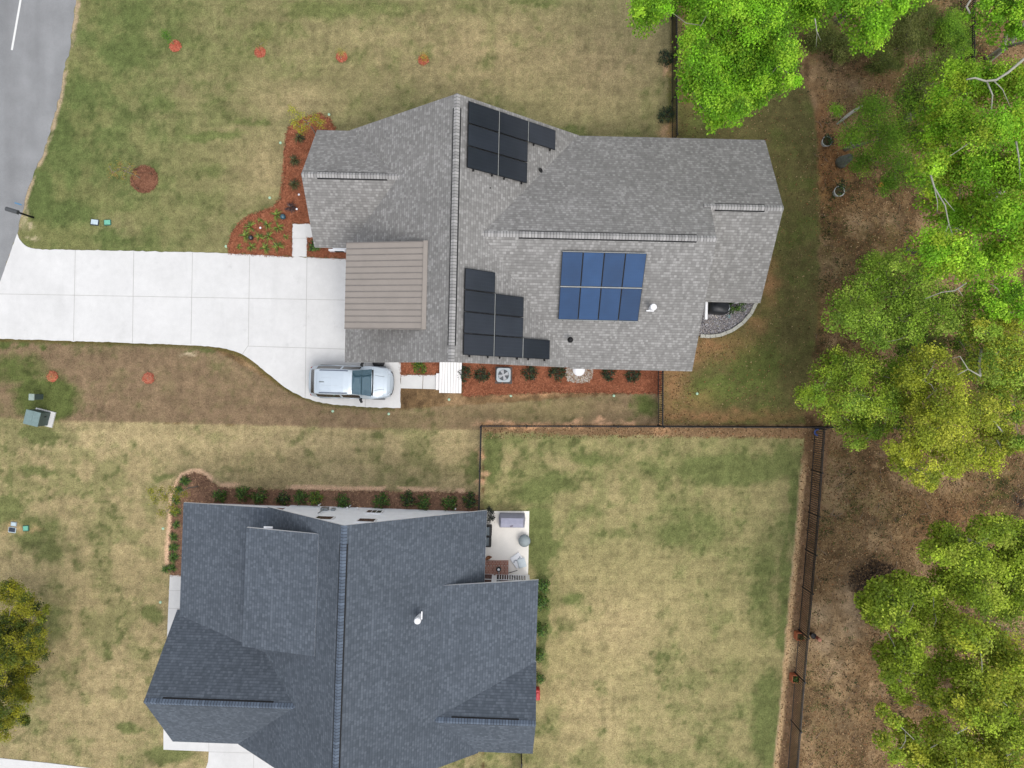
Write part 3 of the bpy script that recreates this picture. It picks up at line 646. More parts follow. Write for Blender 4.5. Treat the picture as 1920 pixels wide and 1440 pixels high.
# ================================================================== house with the grey roof
H1 = House('house', -1.3, (1.0, 7.0), 'house with grey shingle roof carrying three solar arrays'); E1 = H1.e
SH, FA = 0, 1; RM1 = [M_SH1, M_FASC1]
ur, zr, eu0, eu1, vs, vn = -2.755, 7.93, -8.71, 3.19, .92, 12.98
r = H1.mb(); slope(r, [(ur, vs, zr), (ur, vn, zr), (eu0, vn, 2.9), (eu0, vs, 2.9)], (0, 1, 0)); slope(r, [(ur, vs, zr), (ur, vn, zr), (eu1, vn, 2.9), (eu1, vs, 2.9)], (0, 1, 0))
roof = r.build('roof', RM1, E1); ridge_cap(H1, (ur, vs, zr), (ur, vn, zr), .845, roof, [M_CAP1, M_VENT], vent=(.75, 11.45))
# front wing
wv, wz, w0, w1 = 9.92, 5.45, 6.88, 12.955
r = H1.mb(); ui = ur - (zr - wz) / .845 + .25
slope(r, [(-10.42, wv, wz), (ui, wv, wz), (-8.45, w1, 2.9), (-10.42, w1, 2.9)], (1, 0, 0)); slope(r, [(-10.42, wv, wz), (ui, wv, wz), (-8.45, w0, 2.9), (-10.42, w0, 2.9)], (1, 0, 0))
r1 = r.build('roof', RM1, E1); ridge_cap(H1, (-10.42, wv, wz), (ui - .05, wv, wz), .84, r1, [M_CAP1, M_VENT], vent=(.75, 4.15))
# rear wing
rv, rz, s0, s1, ge = 6.95, 6.9, .87, 12.945, 9.33
k = (rz - 2.9) / (rv - s0); ui = ur + (zr - rz) / .845 - .15; v2 = 8.73; z2 = rz - k * (v2 - rv)
r = H1.mb(); slope(r, [(ui, rv, rz), (ge, rv, rz), (ge, s0, 2.9), (3.0, s0, 2.9)], (1, 0, 0))
slope(r, [(ui, rv, rz), (ge, rv, rz), (ge, v2, z2), (12.83, v2, z2), (12.83, s1, rz - k * (s1 - rv)), (3.0, s1, rz - k * (s1 - rv))], (1, 0, 0))
r2 = r.build('roof', RM1, E1); ridge_cap(H1, (ui + .1, rv, rz), (ge, rv, rz), .66, r2, [M_CAP1, M_VENT], vent=(1.75, 10.0))
r = H1.mb(); slope(r, [(8.9, v2, z2), (12.83, v2, z2), (12.78, 4.5, z2 - k * 4.23), (8.9, 4.5, z2 - k * 4.23)], (1, 0, 0))
r3 = r.build('roof', RM1, E1); ridge_cap(H1, (9.0, v2, z2), (12.83, v2, z2), .66, r3, [M_CAP1, M_VENT], vent=(.55, 2.95))
# metal shed dormer above the garage
d0, d1, de, dw = 2.44, 6.56, -4.12, -8.03; ze, zw = 6.83, 6.0; r = H1.mb()
slope(r, [(dw, d0, zw), (de, d0, ze), (de, d1, ze), (dw, d1, zw)], (0, 1, 0), .14, 0, 0); n_ = 14
for i in range(n_ + 1):
    v = d0 + .03 + (d1 - d0 - .06) * i / n_
    sm = [(dw - .005, v - .016, zw), (de - .16, v - .016, ze - .035), (de - .16, v + .016, ze - .035), (dw - .005, v + .016, zw)]
    up = Vector((0, 0, .025)); r.poly([Vector(p) + up for p in sm], 1); r.poly([Vector(sm[0]), Vector(sm[1]), Vector(sm[1]) + up, Vector(sm[0]) + up], 1); r.poly([Vector(sm[2]), Vector(sm[3]), Vector(sm[3]) + up, Vector(sm[2]) + up], 1)
r.box((de - .03, (d0 + d1) / 2, ze + .03), (.2, d1 - d0, .05)); r.build('metal_roof', [M_METALROOF, M_SEAM], E1)
dm = H1.mb(); prof = [(-7.7, 3.5), (-7.7, zw - .08), (-4.4, ze - .2), (-4.4, 6.0)]
for v in (d0 + .3, d1 - .3): dm.poly([(u, v, z) for u, z in (prof if v > 4 else prof[::-1])])
dm.poly([(-7.7, d0 + .3, 3.4), (-7.7, d0 + .3, zw - .08), (-7.7, d1 - .3, zw - .08), (-7.7, d1 - .3, 3.4)]); dmo = dm.build('dormer_wall', M_DORM, E1)
# walls
wall_box(H1, 'wall', [(-8.25, 1.3), (2.8, 1.3), (2.8, 12.6), (-8.25, 12.6)], 2.85, M_WHITE, E1); wall_box(H1, 'wall', [(-10.05, 7.25), (-8.26, 7.25), (-8.26, 12.58), (-10.05, 12.58)], 2.82, M_WHITE, E1)
wall_box(H1, 'wall', [(2.81, 1.31), (8.9, 1.31), (8.9, 12.59), (2.81, 12.59)], 2.84, M_WHITE, E1); wall_box(H1, 'wall', [(8.91, 7.2), (12.3, 7.2), (12.3, 12.57), (8.91, 12.57)], 2.8, M_WHITE, E1)
gable(H1, 'gable_wall', 'v', 1.31, -8.2, 2.7, ur, 2.7, zr - .22, M_WHITE, E1); gable(H1, 'gable_wall', 'v', 12.58, -8.2, 2.7, ur, 2.7, zr - .22, M_WHITE, E1)
gable(H1, 'gable_wall', 'u', -10.0, 7.2, 12.6, wv, 2.7, wz - .22, M_WHITE, E1); gable(H1, 'gable_wall', 'u', 8.95, 1.3, 12.6, rv, 2.7, rz - .2, M_WHITE, E1); gable(H1, 'gable_wall', 'u', 12.25, 7.2, 12.5, v2, 3.1, z2 - .2, M_WHITE, E1)
for a, b in ((-6.6, -5.3), (-1.2, .2), (5.2, 6.4)): window(H1, a, b, .9, 2.2, 12.6, 'n', E1)
for a, b in ((5.0, 6.2), (7.2, 8.0)): window(H1, a, b, .9, 2.2, 1.31, 's', E1)
window(H1, 8.8, 10.8, .7, 2.2, -10.05, 'w', E1); window(H1, 9.4, 11.2, .9, 2.2, 12.3, 'e', E1)
gd = H1.mb(); gd.box((-8.28, 4.0, 1.1), (.06, 4.9, 2.2))
for i in range(3): gd.box((-8.3, 4.0, .55 + i * .55), (.06, 4.9, .02))
gd.build('garage_door', M_TRIM, E1)
H1.mb().box((-10.07, 8.0, 1.05), (.07, .95, 2.1)).build('door', plain('dark_front_door', pc(70, 50, 40), .5), E1)
for u in (12.3, 9.6): H1.mb().box((u, 4.85, 1.3), (.2, .2, 2.6)).build('porch_post', M_TRIM, E1)
u, v, _ = H1.uv(1322.5, 582, 2.5); H1.mb().box((u + .03, v, 2.52), (.12, .95, .2)).build('porch_beam', M_TRIM, E1)
u, v, _ = H1.uv(633, 467.5, .3); fv = H1.mb(); fv.box((u, 7.19, .25), (.9, .1, .5))
for i in range(5): fv.box((u + .1, 7.135, .12 + i * .075), (.5, .015, .02), 0, 1)
fv.build('wall_vent', [M_TRIM, M_BLACK], E1)
for px, py, z in ((919, 355.5, 6.35), (1012, 319.5, 4.6), (1069.5, 637, 4.4)): vent_pipe(H1, px, py, z, roof if px < 1000 else r2)
u, v, z = H1.uv(1219.5, 582.5, 4.95); zz = rz - k * (rv - v) + .0; white_flue(H1, u, v, zz, 0, .1, r2)

# ---- solar arrays: things of their own, lying on the slopes
def solar_mat(name, c, line, w, h):
    t = NT(name); uv = t.new('ShaderNodeUVMap'); sx = t.new('ShaderNodeSeparateXYZ'); t.link(uv.outputs[0], sx.inputs[0])
    def grid(o, s): f = t.math('FRACT', t.math('DIVIDE', o, s)); return t.rng(t.math('ABSOLUTE', t.math('SUBTRACT', f, .5)), .43, .5, 0, 1)
    g = t.math('MAXIMUM', grid(sx.outputs[0], w), grid(sx.outputs[1], h)); cc = t.new('ShaderNodeTexCoord')
    inf = t.new('ShaderNodeObjectInfo'); rnd = t.rng(inf.outputs['Random'], 0, 1, .78, 1.2)
    t.color(t.scale(t.mix(t.math('MULTIPLY', g, .5), c, line), t.math('MULTIPLY', rnd, t.rng(t.noise(cc.outputs['Object'], 1.2, 3), .3, .7, .9, 1.1)))); m = t.set(.22, 0, .4); return m
M_CELL = solar_mat('dark_solar_cells', pc(50, 55, 64), pc(70, 75, 84), .104, .172); M_CELLB = solar_mat('sky_tinted_solar_cells', pc(42, 76, 118), pc(56, 88, 128), .104, .172)  # M_CELLB: reflected sky painted into the cells as a blue base colour
M_FRAME = plain('black_panel_frame', pc(34, 36, 40), .4, .4); M_RAIL = plain('silver_rail', pc(176, 178, 176), .4, .3); M_FRAMEL = plain('silver_panel_frame', pc(200, 206, 206), .4, .3)
def array(H, label, org, du, dv, nrm, cells, w, h, cell_mat, light_edges, gapu, gapv, light_lines):
    """org corner on the roof plane; du, dv unit vectors; cells list of (column, row)"""
    org, du, dv, nrm = Vector(org), Vector(du).normalized(), Vector(dv).normalized(), Vector(nrm).normalized(); lift = nrm * .13
    wo = H.w(*org); e = empty('solar_array', wo, label, 'solar array', 'solar arrays on the grey roof', rz=H.th)
    def quadbox(mb, a, b, c, d, t, mat=0, uv=None):
        a, b, c, d = [Vector(p) for p in (a, b, c, d)]; n = nrm * t
        mb.poly([p + n for p in (a, b, c, d)], mat, uv); mb.poly([d, c, b, a], mat)
        for p, q in ((a, b), (b, c), (c, d), (d, a)): mb.poly([p, q, q + n, p + n], mat)
    for cx, cy in cells:
        o = du * cx * (w + gapu) + dv * cy * (h + gapv) + lift; f = MB()
        quadbox(f, o, o + du * w, o + du * w + dv * h, o + dv * h, .035); p = f.build('solar_panel', M_FRAME, e)
        g = MB(); i = .022; a = [o + du * i + dv * i, o + du * (w - i) + dv * i, o + du * (w - i) + dv * (h - i), o + du * i + dv * (h - i)]
        g.poly([q + nrm * .038 for q in a], 0, [(i, i), (w - i, i), (w - i, h - i), (i, h - i)]); g.build('cell_sheet', cell_mat, p)
    for a, b, wd in light_lines:
        rl = MB()       # bright rails seen in the gaps between panels, in panel units
        a_ = du * a[0] + dv * a[1] + nrm * .165; b_ = du * b[0] + dv * b[1] + nrm * .165; d = (b_ - a_).normalized(); n = nrm.cross(d) * wd / 2
        rl.poly([a_ - n, b_ - n, b_ + n, a_ + n])
        n2 = nrm * .02; rl.poly([a_ - n, b_ - n, b_ - n - n2, a_ - n - n2]); rl.poly([a_ + n, b_ + n, b_ + n - n2, a_ + n - n2])
        rl.build('rail', M_RAIL, e)
    cs = set(cells)
    for cx, cy in cells:               # feet under the free lower edge
        for t_ in (.2, .8):
            o = du * (cx + t_) * (w + gapu) + dv * (cy * (h + gapv) + h) + lift * .5
            if (cx, cy + 1) not in cs: ft = MB(); quadbox(ft, o, o + du * .05, o + du * .05 + dv * .09, o + dv * .09, .07); ft.build('mounting_foot', M_BLACK, e)
    return e
cs40 = math.cos(math.atan(.845)); dnE = (cs40, 0, -.845 * cs40); nE = (.845 * cs40, 0, cs40)
def on_main(px, py):                    # corner of a panel on the east slope of the main roof
    z = 6.5
    for _ in range(12):
        u, v, _z = H1.uv(px, py, z); z = zr - .845 * (u - ur) + .13 / cs40
    return (u, v, z)
def solve(fn, px, py, lift): pass
PW, PH, GP = 1.72, 1.03, .03
o1 = on_main(874.5, 188.5); o1 = (o1[0], o1[1], zr - .845 * (o1[0] - ur))
q = on_main(984, 343); print('array1', o1, q, 'v span', o1[1] - q[1], 'u span', q[0] - o1[0], math.hypot(q[0] - o1[0], .845 * (q[0] - o1[0])))
hv = (o1[1] - q[1] - 2 * GP) / 3; wu = (math.hypot(q[0] - o1[0], .845 * (q[0] - o1[0])) - .05) / 2
array(H1, 'dark stepped solar array of seven panels below the roof peak', o1, dnE, (0, -1, 0), nE, [(0, 0), (1, 0), (2, 0), (0, 1), (1, 1), (0, 2), (1, 2)], wu, hv, M_CELL, False, .05, GP,
      [((wu + .025, 0), (wu + .025, 3 * hv + 2 * GP), .034), ((2 * wu + .075, 0), (2 * wu + .075, hv), .034)])
o2 = on_main(868, 502); o2 = (o2[0], o2[1], zr - .845 * (o2[0] - ur)); q = on_main(863, 665); hv2 = (o2[1] - q[1] - 3 * GP) / 4
q2 = on_main(978, 560); wu2 = (math.hypot(q2[0] - o2[0], .845 * (q2[0] - o2[0])) - .05) / 2; print('array2', o2, hv2, wu2, hv, wu)
array(H1, 'dark stair shaped solar array of eight panels near the ramp', o2, dnE, (0, -1, 0), nE, [(0, 0), (0, 1), (1, 1), (0, 2), (1, 2), (0, 3), (1, 3), (2, 3)], wu2, hv2, M_CELL, False, .05, GP,
      [((wu2 + .025, hv2 + GP), (wu2 + .025, 4 * hv2 + 3 * GP), .034), ((2 * wu2 + .075, 3 * hv2 + 3 * GP), (2 * wu2 + .075, 4 * hv2 + 3 * GP), .045)])
ck = math.cos(math.atan(k)); dnS = (0, -ck, -k * ck); nS = (0, -k * ck, ck)
def on_rear(px, py):
    z = 5.5
    for _ in range(12):
        u, v, _z = H1.uv(px, py, z); z = rz - k * (rv - v) + .13 / ck
    return (u, v, z)
o3 = on_rear(1054.5, 468); o3 = (o3[0], o3[1], rz - k * (rv - o3[1])); a3 = on_rear(1213, 471.5); b3 = on_rear(1046, 595.5)
wu3 = (a3[0] - o3[0] - 3 * .02) / 4; hv3 = (math.hypot(o3[1] - b3[1], k * (o3[1] - b3[1])) - .07) / 2; print('array3', o3, wu3, hv3)
array(H1, 'rectangular solar array of eight panels painted with sky blue reflection on the rear slope', o3, (1, 0, 0), dnS, nS, [(i, j) for j in (0, 1) for i in range(4)], wu3, hv3, M_CELLB, True, .02, .06,
      [((0, hv3 + .035), (4 * wu3 + .06, hv3 + .035), .05), ((0, -.01), (4 * wu3 + .06, -.01), .03), ((0, 2 * hv3 + .085), (4 * wu3 + .06, 2 * hv3 + .085), .03)])

# ================================================================== house with the blue roof
H2 = House('house', -2.05, (-7.5, -13.0), 'house with slate blue shingle roof and white wall'); E2 = H2.e
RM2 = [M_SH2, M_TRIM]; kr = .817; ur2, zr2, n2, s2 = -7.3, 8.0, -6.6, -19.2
r = H2.mb(); slope(r, [(ur2, n2, zr2), (ur2, s2, zr2), (-13.53, s2, zr2 - kr * 6.23), (-13.53, -11.9, zr2 - kr * 6.23), (-12.05, -11.9, zr2 - kr * 4.75), (-12.05, n2, zr2 - kr * 4.75)], (0, 1, 0))
slope(r, [(ur2, n2, zr2), (ur2, s2, zr2), (-1.06, s2, zr2 - kr * 6.24), (-1.06, n2, zr2 - kr * 6.24)], (0, 1, 0)); R2 = r.build('roof', RM2, E2)
ridge_cap(H2, (ur2, s2, zr2), (ur2, n2, zr2), kr, R2, [M_CAP2, M_VENT], vent=(.8, 11.75))
r = H2.mb(); slope(r, [(-11.85, n2 - .03, 4.27), (-16.73, n2 - .12, 3.1), (-16.73, -15.6, 3.1), (-11.85, -15.6, 4.27)], (0, 1, 0), .15); r.build('porch_roof', RM2, E2)
fz, fv_ = 5.95, -15.76; fk = (fz - 2.9) / 3.44; ui = ur2 - (zr2 - fz) / kr + .2
r = H2.mb(); slope(r, [(-17.0, fv_, fz), (ui, fv_, fz), (-12.6, -12.32, 2.9), (-16.95, -12.32, 2.9)], (1, 0, 0)); slope(r, [(-17.0, fv_, fz), (ui, fv_, fz), (-13.4, -19.17, 2.92), (-16.93, -19.17, 2.92)], (1, 0, 0))
R3 = r.build('roof', RM2, E2); ridge_cap(H2, (-17.0, fv_, fz), (ui, fv_, fz), fk, R3, [M_CAP2, M_VENT], vent=(.85, 6.15))
r = H2.mb(); slope(r, [(-12.39, -7.28, 5.96), (-8.7, -7.28, 6.88), (-8.7, -12.95, 6.88), (-12.39, -12.95, 5.96)], (0, 1, 0), .16); r.build('dormer_roof', RM2, E2)
dm = H2.mb(); prof = [(-12.05, 4.0), (-12.05, 5.9), (-9.0, 6.66), (-9.0, 6.0)]
for v in (-7.62, -12.6): dm.poly([(u, v, z) for u, z in (prof if v > -10 else prof[::-1])])
dm.poly([(-12.05, -12.6, 4.0), (-12.05, -12.6, 5.9), (-12.05, -7.62, 5.9), (-12.05, -7.62, 4.0)]); dm.build('dormer_wall', M_DORM, E2)
gt = H2.mb(); u, v, _ = H2.uv(500, 990, 5.9); gt.box((u + .1, -7.24, 5.97), (.42, .09, .07)); gt.build('gutter', M_TRIM, E2)
r = H2.mb(); slope(r, [(-3.1, -10.12, 4.56), (1.74, -10.12, 2.9), (1.74, -16.9, 2.9), (-3.1, -16.9, 4.56)], (0, 1, 0), .15); r.build('porch_roof', RM2, E2)
bz, bv = 4.66, -16.77; ui = ur2 + (zr2 - bz) / kr - .15
r = H2.mb(); slope(r, [(ui, bv, bz), (1.78, bv, bz), (1.78, -14.38, 2.91), (-1.0, -14.38, 2.91)], (1, 0, 0)); slope(r, [(ui, bv, bz), (1.78, bv, bz), (1.76, -19.14, 2.91), (-1.2, -19.14, 2.91)], (1, 0, 0))
R4 = r.build('roof', RM2, E2); ridge_cap(H2, (ui, bv, bz), (1.78, bv, bz), .73, R4, [M_CAP2, M_VENT], vent=(.95, 4.3))
wall_box(H2, 'wall', [(-12.1, -7.2), (-1.5, -7.2), (-1.5, -18.85), (-12.1, -18.85)], 2.8, M_WHITE, E2)
gable(H2, 'gable_wall', 'v', -7.26, -12.1, -1.5, ur2 + .1, 2.78, zr2 - .35, M_WHITE, E2); gable(H2, 'gable_wall', 'v', -18.8, -13.0, -1.5, ur2, 2.78, zr2 - .3, M_WHITE, E2)
H2.mb().prism([(-12.1, -7.21), (-8.0, -7.21), (-8.0, -7.4), (-12.1, -7.4)], 2.8, 3.9).build('wall', M_WHITE, E2)
wall_box(H2, 'wall', [(-16.5, -12.8), (-12.11, -12.8), (-12.11, -18.83), (-16.5, -18.83)], 2.78, M_WHITE, E2); gable(H2, 'gable_wall', 'u', -16.5, -18.9, -12.6, fv_, 2.7, fz - .25, M_WHITE, E2)
M_BRICK = NT('red_brick'); t = M_BRICK; cc = t.new('ShaderNodeTexCoord'); bk = t.new('ShaderNodeTexBrick')
for kk, v in (('Scale', 1), ('Mortar Size', .008), ('Brick Width', .2), ('Row Height', .075)): bk.inputs[kk].default_value = v
bk.inputs['Color1'].default_value = pc(150, 92, 76); bk.inputs['Color2'].default_value = pc(184, 124, 104); bk.inputs['Mortar'].default_value = pc(206, 190, 176)
mp = t.new('ShaderNodeMapping'); mp.inputs['Rotation'].default_value = (0, 0, rad(90)); t.link(cc.outputs['Object'], mp.inputs['Vector']); t.link(mp.outputs[0], bk.inputs['Vector']); t.color(bk.outputs['Color']); M_BRICK = t.set(.9)
H2.mb().prism([(-16.45, -7.22), (-12.12, -7.22), (-12.12, -12.7), (-16.45, -12.7)], -.02, .42).build('porch_floor', M_BRICK, E2)
for v in (-7.35, -9.0, -10.8, -12.3): H2.mb().box((-16.3, v, 1.7), (.2, .2, 2.6)).build('porch_post', M_TRIM, E2)
H2.mb().box((-14.3, -7.25, .5), (4.3, .1, .12)).build('porch_trim', M_TRIM, E2)
window(H2, -7.55, -6.8, 1.1, 1.75, -7.2, 'n', E2, 2); window(H2, -7.5, -6.7, 3.5, 4.2, -7.2, 'n', E2, 0); window(H2, -9.7, -8.9, 3.3, 4.0, -7.2, 'n', E2, 0)
for a in (-11.2, -4.6): window(H2, a, a + 1.3, .9, 2.2, -18.85, 's', E2)
H2.mb().box((-14.6, -18.87, 1.15), (3.2, .06, 2.3)).build('garage_door', M_TRIM, E2)
mt = H2.mb(); mt.box((-9.9, -7.12, 1.25), (.36, .14, .5)); mt.box((-9.45, -7.14, 1.2), (.2, .1, .36)); mt.tube([(-9.9, -7.12, 1.5), (-9.9, -7.12, 2.6)], .03); mt.build('meter_box', M_GREYMETAL, E2)
pp = H2.mb(); pp.tube([(-10.45, -7.08, .02), (-10.45, -7.08, .5), (-10.3, -7.15, .6)], .035); pp.tube([(-8.75, -7.08, .05), (-8.75, -7.1, .4)], .03); pp.tube([(-8.2, -7.12, .9), (-8.2, -7.06, 1.0)], .05); pp.tube([(-8.75, -7.12, .9), (-8.75, -7.06, 1.0)], .05); pp.tube([(-2.9, -7.05, .0), (-2.9, -7.05, .3)], .04); pp.build('wall_pipe', M_TRIM, E2)
# glazed porch wall towards the patio
H2.mb().prism([(-1.49, -10.64), (1.35, -10.64), (1.35, -18.8), (-1.49, -18.8)], -.02, 2.72).build('wall', M_TRIM, E2)
for a, b in ((-1.3, -.72), (-.45, 1.12)):
    window(H2, a, b, .45, 1.35, -10.64, 'n', E2, 0 if b < 0 else 11); window(H2, a, b, 1.5, 2.4, -10.64, 'n', E2, 0)
for px, py, z in ((721.5, 1081, 6.0), (763, 1172.5, 5.2), (731, 1322, 6.2)): vent_pipe(H2, px, py, z - .05, R2, .12)
u, v, _ = H2.uv(793, 1148, 4.9); white_flue(H2, u, v, zr2 - kr * (u - ur2), -.1, 0, R2)

# ================================================================== fences
def fence(label, pts, gaps=()):
    """black metal picket fence along photograph ground pixels; posts every 2.35 m, a panel of pickets and rails between"""
    W_ = [Vector(P(*p)) for p in pts]; e = empty('metal_fence', W_[0], label, 'fence', 'black metal fences'); H_ = 1.38
    for a, b in zip(W_, W_[1:]):
        ln = (b - a).length; n = max(1, round(ln / 2.35)); d = (b - a) / n; u = d.normalized(); rz = math.atan2(d.y, d.x)
        for i in range(n + 1):
            p = a + d * i
            if i == n and b is not W_[-1]: continue
            m = MB(W_[0]); m.box((p.x, p.y, H_ / 2 + .02), (.065, .065, H_ + .06), rz); m.box((p.x, p.y, H_ + .065), (.085, .085, .03), rz); m.build('post', M_BLACK, e)
        for i in range(n):
            p, q = a + d * i, a + d * (i + 1); m = MB(W_[0]); c = (p + q) / 2; L_ = (q - p).length - .07
            for z in (.12, H_ - .2, H_ - .03): m.box((c.x, c.y, z), (L_, .04, .04), rz)
            k = int(L_ / .115)
            for j in range(1, k):
                t_ = p + u * (.035 + L_ * j / k); m.box((t_.x, t_.y, H_ / 2 + .02), (.03, .03, H_ - .1), rz)
            m.build('panel', M_BLACK, e)
    return e
fence('black picket fence running from the top edge to the grey house', [(1258.5, -120), (1259.5, 268)])
fence('short black picket fence between the pine straw bed and the middle fence', [(1234, 690), (1233.5, 797)])
fence('long level black fence dividing the two back gardens', [(904, 797), (1234, 798), (1532, 799.5), (1780, 801)])
fence('black fence from the dividing fence to the corner of the blue roofed house', [(903, 798), (899, 957)])
fence('long slanting black picket fence beside the woodland', [(1527, 802), (1516, 960), (1504, 1100), (1490, 1260), (1476, 1440), (1462, 1580)])
fence('black fence below the blue roofed house at the bottom edge', [(977.5, 1408), (976, 1600)])
fence('black fence glimpsed among the trees in the far corner', [(1800, -100), (1798, 150)])

# ================================================================== plants
M_LEAF = attr_mat('leaf', rough=.6, translucent=.3, spec=.25); M_LEAFD = attr_mat('glossy_leaf', rough=.5, translucent=.15, spec=.3)
M_BARK = plain('grey_bark', pc(150, 142, 130), .9, var=.3, nscale=5); M_BARKL = plain('pale_bark', pc(176, 174, 160), .85, var=.2, nscale=5); M_TWIG = plain('brown_twig', pc(110, 90, 70), .9)
def shrub_mesh(seed, pal, r=.42, h=.5, n=420, leaf=.055):
    g = np.random.default_rng(seed); ncl = 26
    a = g.uniform(0, 6.283, ncl); rr = np.sqrt(g.random(ncl)) * r; cz = h * (1 - (rr / r) ** 2 * .65) * g.uniform(.6, 1.05, ncl)
    C = np.stack([np.cos(a) * rr, np.sin(a) * rr, cz], 1); k = g.integers(0, ncl, n); p = C[k] + g.normal(0, .07, (n, 3)); p[:, 2] = np.maximum(p[:, 2], .03)
    N = p * np.array([1, 1, .7]) + g.normal(0, .25, (n, 3)); N[:, 2] += .25
    V, F = leaf_geo(p, N, g.uniform(.6, 1.2, n) * leaf, .5, g); pal = np.array(pal); c = pal[g.integers(0, len(pal), n)] * g.uniform(.7, 1.3, (n, 1)) * g.uniform(.75, 1.2, ncl)[k][:, None]
    return V, F, np.repeat(c, 4, 0)
def make_shrub(name, label, cat, group, seed, pal, loc, **kw):
    e = empty(name, loc, label, cat, group); V, F, c = shrub_mesh(seed, pal, **kw); np_mesh('foliage', V, F, c, M_LEAFD, e)
    m = MB(); h = kw.get('h', .5)
    for i in range(5): a = i * 1.3; m.tube([(0, 0, 0), (.08 * math.cos(a), .08 * math.sin(a), h * .4), (.22 * math.cos(a), .22 * math.sin(a), h * .8)], [.014, .011, .006], 5)
    m.build('stem', M_TWIG, e); return e
DARK = [L(38, 58, 34), L(30, 46, 30), L(56, 78, 44), L(70, 92, 54)]; MID = [L(84, 122, 44), L(66, 98, 38), L(112, 148, 56), L(48, 72, 32)]; YEL = [L(132, 150, 36), L(100, 130, 34), L(160, 168, 50)]
ordn = ['first', 'second', 'third', 'fourth', 'fifth', 'sixth', 'seventh', 'eighth', 'ninth', 'tenth', 'eleventh', 'twelfth']
side = [((872, 702), 'dark evergreen shrub touching the white plank ramp'), ((905, 702), 'dark evergreen shrub between the ramp and the cooling unit'), ((992, 697), 'dark evergreen shrub on the far side of the cooling unit'),
        ((1044, 700), 'dark evergreen shrub beside the gravel of the white dome'), ((1141, 701), 'dark evergreen shrub between the white dome and the last shrub'), ((1186, 702), 'dark evergreen shrub nearest the short black fence'),
        ((1246, 111), 'dark shrub on the lawn beside the fence, near the top edge'), ((1248, 219), 'dark shrub on the lawn beside the fence, close to the grey roof')]
p0 = None
for i, ((px, py), lb) in enumerate(side):
    g = 'evergreen shrubs in the pine straw bed' if i < 6 else 'dark shrubs along the upper fence'
    if p0 is None: p0 = make_shrub('shrub', lb, 'shrub', g, 3, DARK, P(px, py))
    else: c = copy_tree(p0, P(px, py), i * 1.7, .92 + .05 * (i % 4)); tag(c, lb, 'shrub', g)
make_shrub('shrub', 'pale green shrub in the small patch beside the ramp', 'shrub', None, 8, MID + YEL[:1], P(787, 689), r=.4)
make_shrub('shrub', 'tiny green shrub under the eave of the front gable', 'shrub', None, 18, MID, P(592, 463, .2), r=.3)
make_shrub('shrub', 'small leafy plant behind the gravel niche', 'shrub', None, 19, MID, P(1380, 574), r=.5)
row = [(414, 927), (457, 926), (491, 930), (532, 934), (564, 932), (593, 934), (646, 937), (714, 938), (767, 934), (797, 940), (842, 940), (883, 937)]
pm = make_shrub('shrub', 'first green shrub from the street end of the row along the white wall', 'shrub', 'green shrubs along the white wall', 5, MID, P(*row[0]), r=.4)
pk = None
for i, (px, py) in enumerate(row[1:], 1):
    lb = f'{ordn[i]} green shrub from the street end of the row along the white wall'
    if i == 5: make_shrub('shrub', 'yellowish shrub, sixth in the row along the white wall', 'shrub', 'green shrubs along the white wall', 6, MID + YEL, P(px, py), r=.38); continue
    if i in (3, 8, 11):
        if pk is None: pk = make_shrub('shrub', lb, 'shrub', 'green shrubs along the white wall', 7, DARK + MID, P(px, py), r=.38)
        else: tag(copy_tree(pk, P(px, py), i * 2.1, 1.08), lb)
    else: tag(copy_tree(pm, P(px, py), i * 1.9, .98 + .06 * (i % 4)), lb)
east = [((1014, 1095), 'bushy green shrub at the patio corner of the blue roofed house'), ((1013, 1128), 'green shrub against the back wall below the patio corner shrub'), ((1013, 1180), 'small green shrub midway along the back wall of the blue house'),
        ((1011, 1226), 'green shrub above the red object at the back wall'), ((1011, 1268), 'green shrub nearest the red object at the back wall')]
for i, ((px, py), lb) in enumerate(east): tag(copy_tree(pm, P(px, py), i * 1.4, 1.15 - .08 * i), lb, 'shrub', 'shrubs along the back wall of the blue house')
# strappy clumps
def make_clump(name, label, group, seed, pal, loc, n=34, ln=.42):
    g = np.random.default_rng(seed); Vs, Fs, cs, k = [], [], [], 0; pal = np.array(pal)
    for i in range(n):
        a = g.uniform(0, 6.283); l = ln * g.uniform(.6, 1.1); w = .016; d = np.array([math.cos(a), math.sin(a), 0]); s_ = np.array([-d[1], d[0], 0]); el = g.uniform(.3, 1.2)
        pts = [d * .03, d * l * .5 * math.cos(el) + np.array([0, 0, l * .55 * math.sin(el) + .05]), d * l * .95 + np.array([0, 0, l * .25 * math.sin(el)])]
        V = np.array([pts[0] - s_ * w, pts[0] + s_ * w, pts[1] - s_ * w * 1.2, pts[1] + s_ * w * 1.2, pts[2] - s_ * .003, pts[2] + s_ * .003]); V[:, 2] += .02
        Vs.append(V); Fs += [(k, k + 2, k + 3, k + 1), (k + 2, k + 4, k + 5, k + 3)]; k += 6; cs.append(np.repeat(pal[g.integers(0, len(pal))][None] * g.uniform(.7, 1.3), 6, 0))
    o = np_mesh(name, np.concatenate(Vs), np.array(Fs), np.concatenate(cs), M_LEAFD); o.location = loc; return tag(o, label, 'plant', group)
LILY = [L(120, 146, 54), L(96, 124, 46), L(150, 168, 76), L(80, 104, 44)]; STRAPD = [L(70, 80, 40), L(54, 62, 36), L(104, 104, 60), L(110, 84, 50)]
